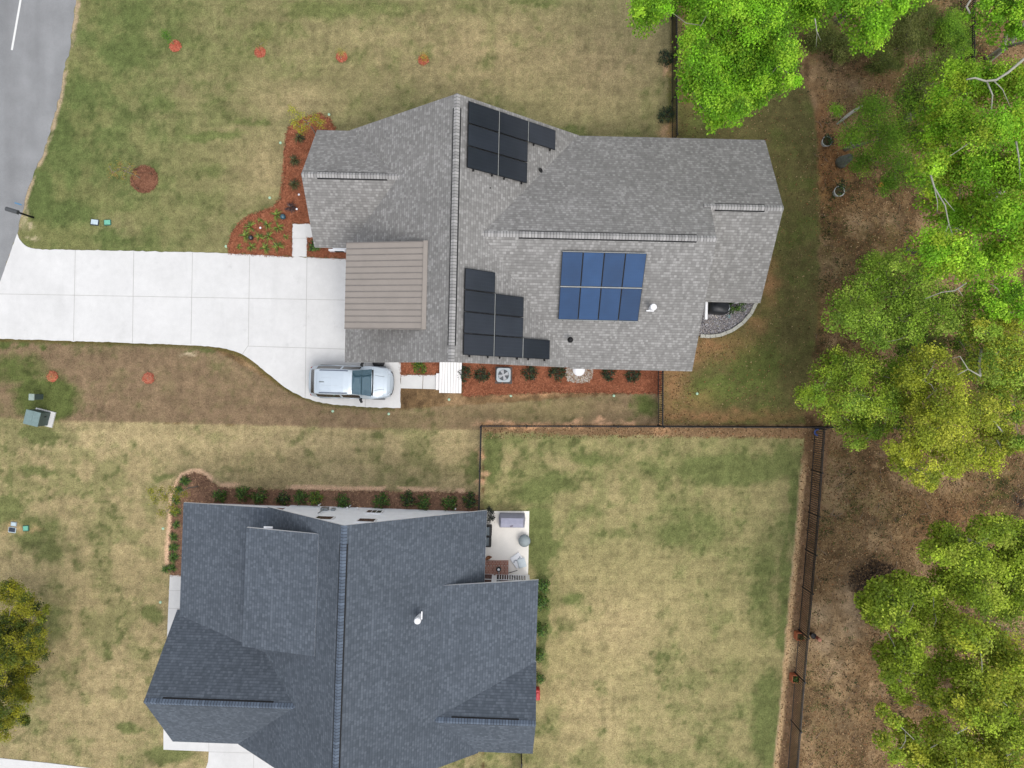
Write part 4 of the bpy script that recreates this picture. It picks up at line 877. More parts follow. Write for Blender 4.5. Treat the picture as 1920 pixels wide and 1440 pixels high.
lil = [((519, 404), 'strappy green plant beside the teal glazed ball'), ((488, 414), 'small strappy plant at the upper rim of the curved mulch bed'), ((471, 426), 'strappy plant on the rim of the curved mulch bed, above the black ball'), ((503, 422), 'full strappy green plant in the middle of the curved mulch bed'),
       ((522, 427), 'strappy green plant just below the teal glazed ball'), ((461, 443), 'strappy plant on the street side of the black ball'), ((487, 445), 'strappy plant on the house side of the black ball'), ((506, 444), 'strappy plant second from the black ball towards the path'),
       ((537, 444), 'faint small strappy plant next to the white path'), ((472, 463), 'strappy plant below the black ball near the driveway'), ((498, 466), 'strappy plant in the driveway row, between two others'), ((522, 463), 'strappy plant in the driveway row, nearest the white path'), ((450, 463), 'faint tiny strappy plant in the tip of the mulch bed')]
pl = None
for i, ((px, py), lb) in enumerate(lil):
    s_ = .55 if 'faint' in lb or 'small' in lb else .85 + .1 * (i % 3)
    if pl is None: pl = make_clump('strappy_plant', lb, 'strappy plants in the curved mulch bed', 12, LILY, P(px, py, .03))
    else: c = pl.copy(); COL.objects.link(c); c.location = P(px, py, .03); c.rotation_euler = (0, 0, i * 1.3); c.scale = (s_,) * 3; tag(c, lb)
for i, ((px, py), lb, pal) in enumerate([((562, 260), 'dark spiky shrub nearest the yellow leaved tree', STRAPD), ((553, 302), 'dark spiky shrub above the gable point of the front roof', STRAPD), ((553, 347), 'dark spiky shrub below the gable point of the front roof', STRAPD),
                      ((547, 390), 'purplish spiky shrub above the teal glazed ball', [L(92, 70, 66), L(70, 52, 52), L(120, 92, 84)])]):
    make_clump('spiky_shrub', lb, 'spiky shrubs along the front gable', 60 + i, pal, P(px, py, .03), 60, .4)
wb = [(348, 901), (336, 918), (331, 937), (330, 959), (332, 983), (327, 1006), (327, 1025), (327, 1044), (325, 1064), (313, 1066)]
pg = None
for i, (px, py) in enumerate(wb):
    lb = f'{ordn[i]} grassy green tuft from the bed corner along the porch' if i < 9 else 'grassy tuft on the lawn at the end of the porch bed'
    if pg is None: pg = make_clump('grass_tuft', lb, 'grassy tufts edging the porch bed', 14, MID + [L(100, 128, 50)], P(px, py, .02), 60, .42)
    else: c = pg.copy(); COL.objects.link(c); c.location = P(px, py, .02); c.rotation_euler = (0, 0, i * 1.1); c.scale = ((.8 + .07 * (i % 4)),) * 3; tag(c, lb)

# ---- trees: trunk and limbs grown to traced leaf masses, each mass a cloud of small leaf sprays
def tree(label, base, lobes, pal, seed, trunk_r=.2, leaf=.085, dens=1.0, bark=None, cat='tree', name='tree', group=None, limb=.06, clump=.34, flat=.75, thick=1.0, twig=True, fill=0.0):
    g = np.random.default_rng(seed); B = Vector(P(*base)); e = empty(name, B, label, cat, group); pal = np.array(pal); bark = bark or M_BARK
    C = [Vector(P(x, y, z)) for x, y, r_, z in lobes]; R = [r_ * (CAM_H - z) / FPX for x, y, r_, z in lobes]; off = np.array(B)
    zt = max(c.z for c in C); cen = sum(C, Vector()) / len(C); top = Vector((B.x + (cen.x - B.x) * .45, B.y + (cen.y - B.y) * .45, zt * .62))
    tk = MB(B); mid = B.lerp(top, .5) + Vector((g.normal(0, .1), g.normal(0, .1), 0)); path = [B, B + (mid - B) * .12 + Vector((0, 0, .0)), mid, top]
    tk.tube(path, [trunk_r * 1.35, trunk_r * 1.05, trunk_r * .85, trunk_r * .6], 9)
    order = sorted(range(len(C)), key=lambda i: (C[i] - top).length); nodes = [(mid, trunk_r * .6), (top, trunk_r * .6)]
    for i in order:
        c = C[i]; j = min(range(len(nodes)), key=lambda q: (nodes[q][0] - c).length + (.6 * max(0, nodes[q][0].z - c.z))); p, pr = nodes[j]; d = c - p
        bend = Vector((g.normal(0, .12), g.normal(0, .12), .12)) * d.length; end = c + Vector((0, 0, -.25 * R[i])); r0 = max(.018, min(pr * .8, limb)); r1 = max(.012, r0 * .62)
        q1, q2 = p + d * .35 + bend * .8, p + d * .7 + bend * .6; tk.tube([p, q1, q2, end], [r0, r0 * .9, r0 * .75, r1], 6); nodes += [(end, r1), (q2, r0 * .75)]
    P_, Nn, S_, Cc = [], [], [], []; tw = []
    for i, c in enumerate(C):
        ncl = max(5, int(9 * (R[i] / .8) ** 2 * dens * thick)); cl = clump * min(1.25, max(.7, R[i] / .8))
        v = g.normal(size=(ncl, 3)); v /= np.linalg.norm(v, axis=1, keepdims=True); v[:, 2] = np.where(v[:, 2] < -.35, -v[:, 2] * .5, v[:, 2])
        ctr = np.array(c) + v * (R[i] - cl * .7) * g.uniform(.25, 1.0, (ncl, 1)) ** .55 * np.array([1, 1, flat])
        tone = g.uniform(.62, 1.25, (ncl, 1)) ; hue = pal[g.integers(0, len(pal), ncl)]
        m_ = int(125 * dens); k = np.repeat(np.arange(ncl), m_); off_ = g.normal(size=(len(k), 3)) * np.array([cl * .5, cl * .5, cl * .32])
        P_.append(ctr[k] + off_); nn = off_ * .6 / cl + g.normal(0, .55, (len(k), 3)); nn[:, 2] = np.abs(nn[:, 2]) + .55; Nn.append(nn)
        S_.append(g.uniform(.55, 1.25, len(k)) * leaf * .66); Cc.append(hue[k] * tone[k] * g.uniform(.72, 1.28, (len(k), 1)))
        if twig:
            for q in ctr[: max(3, ncl // 2)]: tw.append((np.array(c) + np.array([0, 0, -.25 * R[i]]), q))
    for a, b in tw:
        m_ = (Vector(a) + Vector(b)) / 2 + Vector((g.normal(0, .06), g.normal(0, .06), .05)); tk.tube([a, m_, b], [.018, .012, .006], 4, cap=False)
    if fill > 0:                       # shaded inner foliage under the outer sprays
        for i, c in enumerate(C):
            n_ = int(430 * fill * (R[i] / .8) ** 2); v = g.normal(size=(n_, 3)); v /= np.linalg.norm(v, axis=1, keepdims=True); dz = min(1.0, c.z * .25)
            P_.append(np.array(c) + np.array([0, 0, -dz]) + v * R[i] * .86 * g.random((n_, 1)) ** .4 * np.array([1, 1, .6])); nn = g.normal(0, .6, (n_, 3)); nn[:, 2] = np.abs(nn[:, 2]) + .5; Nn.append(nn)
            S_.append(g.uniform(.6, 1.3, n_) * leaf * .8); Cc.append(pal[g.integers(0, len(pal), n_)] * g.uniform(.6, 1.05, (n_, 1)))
    tk.build('trunk', bark, e, smooth=True)
    P_ = np.concatenate(P_) - off; V, F = leaf_geo(P_, np.concatenate(Nn), np.concatenate(S_), .62, g)
    np_mesh('crown', V, F, np.repeat(np.clip(np.concatenate(Cc) * 1.16, 0, .85), 4, 0), M_LEAF, e); return e
def Z(lobes, z, seed=0, j=1.0):
    g = random.Random(seed); return [(x, y, r_ * 1.08, max(.6, z + g.uniform(-j, j))) for x, y, r_ in lobes]
LIME = [L(154, 210, 46), L(134, 194, 38), L(176, 222, 60), L(108, 160, 32)]; LIMED = [L(152, 206, 46), L(128, 184, 38), L(174, 218, 58), L(166, 192, 50)]
OLIV = [L(156, 190, 62), L(138, 174, 54), L(176, 204, 78), L(116, 148, 48)]; YELG = [L(186, 196, 58), L(168, 182, 54), L(204, 208, 72), L(144, 160, 50)]; FRSH = [L(174, 198, 58), L(154, 180, 50), L(194, 212, 76), L(130, 156, 46)]
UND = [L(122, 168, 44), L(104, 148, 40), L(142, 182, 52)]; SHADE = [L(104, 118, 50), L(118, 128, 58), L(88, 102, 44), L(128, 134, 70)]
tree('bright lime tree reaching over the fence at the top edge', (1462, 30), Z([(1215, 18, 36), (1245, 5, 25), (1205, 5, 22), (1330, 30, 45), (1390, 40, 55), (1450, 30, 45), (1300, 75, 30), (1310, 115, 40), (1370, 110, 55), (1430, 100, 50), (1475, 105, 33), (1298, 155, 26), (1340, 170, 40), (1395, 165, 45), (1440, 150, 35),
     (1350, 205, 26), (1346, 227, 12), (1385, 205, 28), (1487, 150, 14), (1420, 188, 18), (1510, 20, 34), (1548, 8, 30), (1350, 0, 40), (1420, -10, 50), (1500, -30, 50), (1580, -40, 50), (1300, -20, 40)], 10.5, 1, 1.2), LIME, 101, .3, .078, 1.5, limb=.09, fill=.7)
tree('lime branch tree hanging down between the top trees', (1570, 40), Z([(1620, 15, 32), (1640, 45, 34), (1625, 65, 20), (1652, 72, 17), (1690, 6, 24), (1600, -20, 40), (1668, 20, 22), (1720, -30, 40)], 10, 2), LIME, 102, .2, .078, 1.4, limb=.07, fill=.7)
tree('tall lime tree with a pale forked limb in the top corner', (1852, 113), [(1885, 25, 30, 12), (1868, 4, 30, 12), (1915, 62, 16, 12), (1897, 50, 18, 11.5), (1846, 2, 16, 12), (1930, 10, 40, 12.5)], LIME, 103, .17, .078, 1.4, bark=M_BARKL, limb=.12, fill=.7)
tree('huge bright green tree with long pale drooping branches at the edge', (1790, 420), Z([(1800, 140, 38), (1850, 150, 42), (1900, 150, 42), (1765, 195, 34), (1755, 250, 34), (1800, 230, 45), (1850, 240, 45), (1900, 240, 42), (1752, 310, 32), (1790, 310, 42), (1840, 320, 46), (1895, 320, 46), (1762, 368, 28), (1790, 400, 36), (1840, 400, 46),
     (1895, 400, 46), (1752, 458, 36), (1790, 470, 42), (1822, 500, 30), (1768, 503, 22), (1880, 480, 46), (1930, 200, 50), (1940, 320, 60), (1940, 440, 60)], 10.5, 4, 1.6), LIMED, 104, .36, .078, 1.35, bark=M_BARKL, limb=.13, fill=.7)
tree('small vivid green tree under the huge drooping tree', (1700, 470), Z([(1895, 545, 34), (1868, 562, 28), (1915, 580, 30), (1850, 530, 22), (1880, 590, 22)], 7, 5), LIME, 105, .16, .085, fill=.7)
tree('airy understory tree beside the ring planters', (1585, 280), Z([(1640, 215, 44), (1600, 248, 30), (1650, 268, 50), (1698, 250, 40), (1620, 308, 28), (1688, 318, 40), (1712, 200, 38), (1735, 340, 30), (1665, 350, 24), (1570, 205, 14)], 3.6, 6, .8), UND, 106, .1, .055, 1.3, clump=.4)
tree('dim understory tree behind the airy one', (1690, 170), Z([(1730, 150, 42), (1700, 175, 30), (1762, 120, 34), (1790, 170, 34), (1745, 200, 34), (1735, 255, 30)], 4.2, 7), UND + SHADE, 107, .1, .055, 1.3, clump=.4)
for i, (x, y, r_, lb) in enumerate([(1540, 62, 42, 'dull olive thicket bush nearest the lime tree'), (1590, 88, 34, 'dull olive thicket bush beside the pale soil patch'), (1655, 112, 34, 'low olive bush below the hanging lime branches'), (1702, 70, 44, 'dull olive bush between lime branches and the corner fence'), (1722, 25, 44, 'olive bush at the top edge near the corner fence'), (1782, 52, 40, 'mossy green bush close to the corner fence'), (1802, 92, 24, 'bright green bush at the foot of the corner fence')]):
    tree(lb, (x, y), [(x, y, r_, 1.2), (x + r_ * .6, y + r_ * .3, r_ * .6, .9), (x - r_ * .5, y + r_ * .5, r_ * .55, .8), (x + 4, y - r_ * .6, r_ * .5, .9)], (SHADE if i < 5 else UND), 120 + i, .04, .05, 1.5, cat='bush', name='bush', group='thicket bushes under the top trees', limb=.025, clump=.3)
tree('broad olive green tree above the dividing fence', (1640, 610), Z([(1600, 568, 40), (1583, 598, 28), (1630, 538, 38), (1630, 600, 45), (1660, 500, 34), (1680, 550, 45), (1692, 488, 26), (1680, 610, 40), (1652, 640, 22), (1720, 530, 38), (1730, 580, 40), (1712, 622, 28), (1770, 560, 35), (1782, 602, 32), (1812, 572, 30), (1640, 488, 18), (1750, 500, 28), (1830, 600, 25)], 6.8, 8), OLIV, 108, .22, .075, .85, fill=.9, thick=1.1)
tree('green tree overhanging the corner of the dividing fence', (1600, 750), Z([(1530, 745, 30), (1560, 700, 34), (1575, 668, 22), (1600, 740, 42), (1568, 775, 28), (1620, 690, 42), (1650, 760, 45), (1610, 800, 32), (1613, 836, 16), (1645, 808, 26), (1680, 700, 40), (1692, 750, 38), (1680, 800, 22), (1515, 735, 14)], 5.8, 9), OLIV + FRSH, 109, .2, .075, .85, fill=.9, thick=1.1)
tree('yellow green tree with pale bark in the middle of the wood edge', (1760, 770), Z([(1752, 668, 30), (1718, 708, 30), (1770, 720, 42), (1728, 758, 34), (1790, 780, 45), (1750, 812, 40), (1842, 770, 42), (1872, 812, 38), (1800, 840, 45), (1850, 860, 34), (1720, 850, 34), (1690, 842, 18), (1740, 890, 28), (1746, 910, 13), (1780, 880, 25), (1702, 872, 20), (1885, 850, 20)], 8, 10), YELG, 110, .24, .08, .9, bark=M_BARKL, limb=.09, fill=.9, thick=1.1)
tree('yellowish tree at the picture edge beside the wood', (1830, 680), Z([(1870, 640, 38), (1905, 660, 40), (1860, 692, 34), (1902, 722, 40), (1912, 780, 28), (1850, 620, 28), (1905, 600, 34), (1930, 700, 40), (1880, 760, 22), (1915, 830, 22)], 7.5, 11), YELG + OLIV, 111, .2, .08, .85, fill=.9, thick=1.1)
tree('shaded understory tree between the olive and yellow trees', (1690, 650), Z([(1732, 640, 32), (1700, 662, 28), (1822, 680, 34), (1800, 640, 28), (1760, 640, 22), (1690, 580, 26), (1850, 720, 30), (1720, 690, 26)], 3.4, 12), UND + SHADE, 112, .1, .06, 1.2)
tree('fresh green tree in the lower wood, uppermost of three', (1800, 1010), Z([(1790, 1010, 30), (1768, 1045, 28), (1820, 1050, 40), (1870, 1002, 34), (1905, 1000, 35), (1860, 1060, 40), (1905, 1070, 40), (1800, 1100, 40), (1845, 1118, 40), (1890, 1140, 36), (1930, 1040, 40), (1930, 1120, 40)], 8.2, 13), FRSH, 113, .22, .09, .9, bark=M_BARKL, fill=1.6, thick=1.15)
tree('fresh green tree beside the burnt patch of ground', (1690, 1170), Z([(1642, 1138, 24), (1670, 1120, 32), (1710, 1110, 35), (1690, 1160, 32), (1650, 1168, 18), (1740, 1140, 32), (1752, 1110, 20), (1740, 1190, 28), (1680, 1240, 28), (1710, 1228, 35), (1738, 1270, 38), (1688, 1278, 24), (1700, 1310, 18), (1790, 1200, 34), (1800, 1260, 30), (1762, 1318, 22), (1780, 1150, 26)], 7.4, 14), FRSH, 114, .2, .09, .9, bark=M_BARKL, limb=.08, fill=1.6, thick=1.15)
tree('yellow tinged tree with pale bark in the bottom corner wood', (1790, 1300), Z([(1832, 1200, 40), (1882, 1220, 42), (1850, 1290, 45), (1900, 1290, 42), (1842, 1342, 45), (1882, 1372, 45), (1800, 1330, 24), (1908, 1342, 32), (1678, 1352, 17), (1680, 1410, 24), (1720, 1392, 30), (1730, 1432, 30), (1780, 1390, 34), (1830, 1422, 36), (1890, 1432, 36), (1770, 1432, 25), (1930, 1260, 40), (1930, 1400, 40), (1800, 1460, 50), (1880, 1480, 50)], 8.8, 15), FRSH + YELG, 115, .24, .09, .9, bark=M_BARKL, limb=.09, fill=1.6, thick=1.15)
tree('shaded bush in the gap of the bottom corner wood', (1840, 1400), Z([(1860, 1440, 34), (1820, 1400, 28), (1890, 1180, 30), (1850, 1160, 26), (1760, 1360, 24)], 2.6, 16), UND + SHADE, 116, .06, .06, .6, cat='bush', name='bush')
OCH = [L(150, 150, 38), L(130, 138, 38), L(94, 112, 42), L(76, 92, 38), L(168, 164, 42)]
tree('ochre and dark green evergreen tree on the straw coloured lawn', (40, 1215), Z([(20, 1112, 28), (50, 1135, 30), (84, 1152, 20), (30, 1170, 40), (74, 1190, 26), (20, 1220, 40), (68, 1217, 28), (45, 1250, 36), (10, 1280, 38), (48, 1295, 26), (18, 1330, 34), (44, 1345, 18), (0, 1370, 24), (-22, 1180, 45), (-25, 1260, 50), (-20, 1340, 40)], 3.4, 17, 1.2), OCH, 117, .18, .06, 1.6, clump=.26)
# background crowns outside the right edge keep the wood closed from a step aside
for i, (x, y) in enumerate([(1790, 250), (1820, 560), (1800, 900), (1810, 1200), (1830, 1420)]):
    pass
# young trees
tree('young tree with sparse yellow leaves in the front pine straw bed', (592, 252), [(560, 215, 14, 2.8), (575, 232, 18, 2.6), (590, 222, 13, 2.4), (552, 232, 12, 2.6), (600, 232, 11, 2.2), (565, 245, 10, 2.2), (548, 205, 8, 2.9)], [L(176, 178, 40), L(156, 164, 44), L(190, 188, 60)], 130, .03, .045, .3, limb=.012, cat='young tree', name='young_tree', twig=True)
tree('young tree with sparse olive leaves leaning from the porch bed', (372, 912), [(322, 918, 10, 3.0), (300, 920, 9, 3.3), (290, 935, 10, 3.4), (308, 932, 10, 3.1), (330, 930, 8, 2.6), (345, 926, 8, 2.2), (303, 960, 11, 3.2), (320, 950, 8, 2.9), (327, 958, 10, 2.6), (283, 922, 6, 3.5)], [L(150, 152, 44), L(130, 138, 40), L(168, 164, 60)], 131, .035, .045, .32, limb=.014, cat='young tree', name='young_tree')
st = tree('staked young tree with thin orange yellow leaves on the lawn', (263, 334), [(222, 318, 9, 2.8), (205, 312, 8, 3.2), (235, 322, 9, 2.3), (225, 308, 9, 2.7), (243, 312, 8, 2.2), (232, 332, 9, 2.3), (250, 326, 7, 1.8), (210, 325, 6, 3.0)], [L(190, 166, 70), L(170, 150, 66), L(200, 146, 80), L(150, 146, 60)], 132, .03, .034, .16, limb=.011, cat='young tree', name='young_tree')
B = Vector(P(263, 334)); gy_ = MB(B); tie = Vector((B.x - .1, B.y + .03, 1.0))
for px, py in ((258, 320), (287, 328), (262, 355)):
    q = Vector(P(px, py)); m = MB(B); m.tube([q, q + Vector((0, 0, .38))], .025, 6); m.build('stake', M_TWIG, st); m = MB(B); m.tube([q + Vector((0, 0, .34)), tie], .007, 4); m.build('guy_line', M_BLACK, st)
for i, (bx, by, lobes, pal, lb) in enumerate([(327, 84, [(318, 74, 3.5, 1.0), (313, 68, 4, 1.3), (309, 63, 3.5, 1.5), (306, 61, 3, 1.6)], [L(96, 150, 40), L(80, 130, 34)], 'slim bright green sapling in the first orange mulch ring'), (488, 97, [(486, 84, 5, 1.2), (495, 78, 5, 1.3)], [L(150, 150, 80)], 'thin pale sapling in the second orange mulch ring'),
        (641, 106, [(640, 98, 3, 1.0), (638, 95, 3, 1.1)], [L(176, 168, 90)], 'thin pale sapling in the third orange mulch ring'), (794, 112, [(794, 104, 3.5, 1.0), (796, 110, 3, .7)], [L(190, 170, 60)], 'thin yellow sapling in the fourth orange mulch ring'),
        (99, 706, [(97, 705, 3, .5), (94, 706, 3, .6)], [L(210, 160, 110)], 'tiny bare sapling in the mulch ring above the utility boxes'), (279, 709, [(276, 708, 3, .6), (279, 711, 3, .4)], [L(214, 150, 120)], 'tiny bare sapling in the lone mulch ring of the brown strip')]):
    tree(lb, (bx, by), lobes, pal, 140 + i, .014, .03, .35, limb=.008, cat='sapling', name='sapling', group='saplings in orange mulch rings', twig=False)
def branch(label, runs):
    e = next(o for o in bpy.data.objects if o.get('label') == label)
    for pts, z0, z1, r0, r1 in runs:
        n = len(pts); m = MB(e.location); m.tube([P(x, y, z0 - .45 + (z1 - z0) * i / (n - 1)) for i, (x, y) in enumerate(pts)], [(r0 + (r1 - r0) * i / (n - 1)) * .62 for i in range(n)], 7); m.build('branch', M_BARKL, e, smooth=True)
branch('huge bright green tree with long pale drooping branches at the edge', [([(1960, 90), (1918, 112), (1890, 136), (1868, 150), (1848, 152), (1828, 146), (1812, 149)], 12.4, 12.0, .10, .05), ([(1850, 152), (1861, 178), (1858, 213), (1866, 246), (1886, 272)], 12, 11.6, .055, .02), ([(1862, 150), (1880, 168), (1894, 200)], 12, 11.7, .04, .015),
    ([(1752, 310), (1745, 328), (1752, 352), (1772, 385), (1779, 420), (1790, 452), (1798, 478)], 12, 11.6, .07, .018), ([(1752, 352), (1758, 380), (1757, 398)], 12, 11.7, .035, .012), ([(1770, 372), (1790, 396)], 12, 11.8, .03, .01), ([(1779, 420), (1770, 442), (1774, 462)], 11.8, 11.6, .03, .01), ([(1905, 265), (1911, 300), (1913, 340)], 12.2, 12, .06, .03)])
branch('tall lime tree with a pale forked limb in the top corner', [([(1852, 113), (1880, 92), (1888, 62), (1905, 30), (1940, -10)], 4, 13, .2, .12), ([(1886, 88), (1915, 80), (1950, 70)], 8, 11, .12, .08), ([(1818, 25), (1812, 12), (1826, -10)], 12.5, 13, .06, .07)])
branch('bright lime tree reaching over the fence at the top edge', [([(1528, 35), (1532, 60), (1530, 88)], 11.5, 10.5, .04, .01), ([(1530, 55), (1540, 78)], 11.3, 10.6, .025, .008)])
branch('fresh green tree beside the burnt patch of ground', [([(1800, 1178), (1826, 1180), (1856, 1204)], 9, 8.8, .06, .03), ([(1800, 1160), (1815, 1176)], 9, 9, .03, .04)])
branch('yellow tinged tree with pale bark in the bottom corner wood', [([(1822, 1358), (1790, 1378), (1745, 1402)], 10.2, 9.4, .07, .03)])
branch('yellow green tree with pale bark in the middle of the wood edge', [([(1838, 705), (1815, 692), (1795, 703)], 9.4, 9.2, .05, .03), ([(1815, 692), (1800, 668), (1785, 672)], 9.3, 9.2, .04, .015), ([(1838, 705), (1836, 680), (1840, 655)], 9, 7.5, .08, .1)])
branch('broad olive green tree above the dividing fence', [([(1812, 530), (1790, 545), (1765, 548), (1735, 560)], 8.2, 8, .06, .025), ([(1795, 540), (1805, 555)], 8.2, 8, .03, .02)])
# ground weeds under the wood
def weeds():
    g = np.random.default_rng(77); x = g.uniform(1500, 1935, 9000); y = g.uniform(-20, 1450, 9000); w = .16 + gauss(x, y, MOSS_W) * .9; ok = (g.random(9000) < w * (fbm(x, y, 24, 8) > .46)) & (sdist(x, y, EDGE) < -3) & ~inside(x, y, BACK)
    x, y = x[ok], y[ok]; n = len(x); k = np.repeat(np.arange(n), 9); cx, cy = (x[k] - 960) / 33.5 + g.normal(0, .1, len(k)), (720 - y[k]) / 33.5 + g.normal(0, .1, len(k)); C = np.stack([cx, cy, g.uniform(.03, .2, len(k))], 1)
    N = g.normal(0, .5, (len(k), 3)); N[:, 2] = 1; V, F = leaf_geo(C, N, g.uniform(.025, .06, len(k)), .5, g); pal = np.array([L(78, 92, 36), L(60, 76, 32), L(96, 108, 46), L(52, 60, 30)]); c = pal[g.integers(0, 4, n)][k] * g.uniform(.7, 1.25, (len(k), 1))
    tag(np_mesh('undergrowth', V, F, np.repeat(c, 4, 0), M_LEAF), 'low green weeds on the woodland ground', 'undergrowth', kind='stuff')
weeds()
def twigs():
    g = np.random.default_rng(88); m = MB()
    for i in range(420):
        x, y = g.uniform(1500, 1930), g.uniform(-10, 1450)
        if inside(np.array([x]), np.array([y]), BACK)[0] or sdist(np.array([x]), np.array([y]), EDGE)[0] > -4: continue
        a = g.uniform(0, 6.28); l = g.uniform(4, 26); b = g.normal(0, .3); r_ = g.uniform(.006, .02); p = [P(x, y, .03), P(x + l * .5 * math.cos(a), y + l * .5 * math.sin(a), .05 + .02 * g.random()), P(x + l * math.cos(a + b), y + l * math.sin(a + b), .03)]
        m.tube(p, [r_, r_ * .8, r_ * .4], 5)
        if g.random() < .5: m.tube([p[1], P(x + l * (.5 * math.cos(a) + .4 * math.cos(a + .7)), y + l * (.5 * math.sin(a) + .4 * math.sin(a + .7)), .05)], [r_ * .6, r_ * .3], 4)
    tag(m.build('twig_litter', plain('dry_twig', pc(140, 122, 104), .9, var=.35, nscale=3)), 'fallen twigs and sticks strewn under the trees', 'twig litter', kind='stuff')
twigs()
def leaf_pile():
    g = np.random.default_rng(91); n = 2300; a = g.uniform(0, 6.283, n); r_ = np.sqrt(g.random(n)); x = 1640 + 46 * r_ * np.cos(a) + g.normal(0, 3, n); y = 1092 + 40 * r_ * np.sin(a) + g.normal(0, 3, n); ok = fbm(x, y, 14, 5) > .36
    x, y, r_ = x[ok], y[ok], r_[ok]; n = len(x); C = np.stack([(x - 960) / 33.5, (720 - y) / 33.5, .02 + .3 * (1 - r_ ** 2) * g.random(n)], 1); N = g.normal(0, .5, (n, 3)); N[:, 2] = 1
    V, F = leaf_geo(C, N, g.uniform(.03, .08, n), .5, g); pal = np.array([L(96, 78, 60), L(70, 58, 46), L(124, 100, 74), L(56, 48, 42)]); c = pal[g.integers(0, 4, n)] * g.uniform(.7, 1.3, (n, 1))
    tag(np_mesh('debris_pile', V, F, np.repeat(c, 4, 0), M_LITTER), 'dark pile of burnt leaves and brush beside the lower wood', 'brush pile')
leaf_pile()

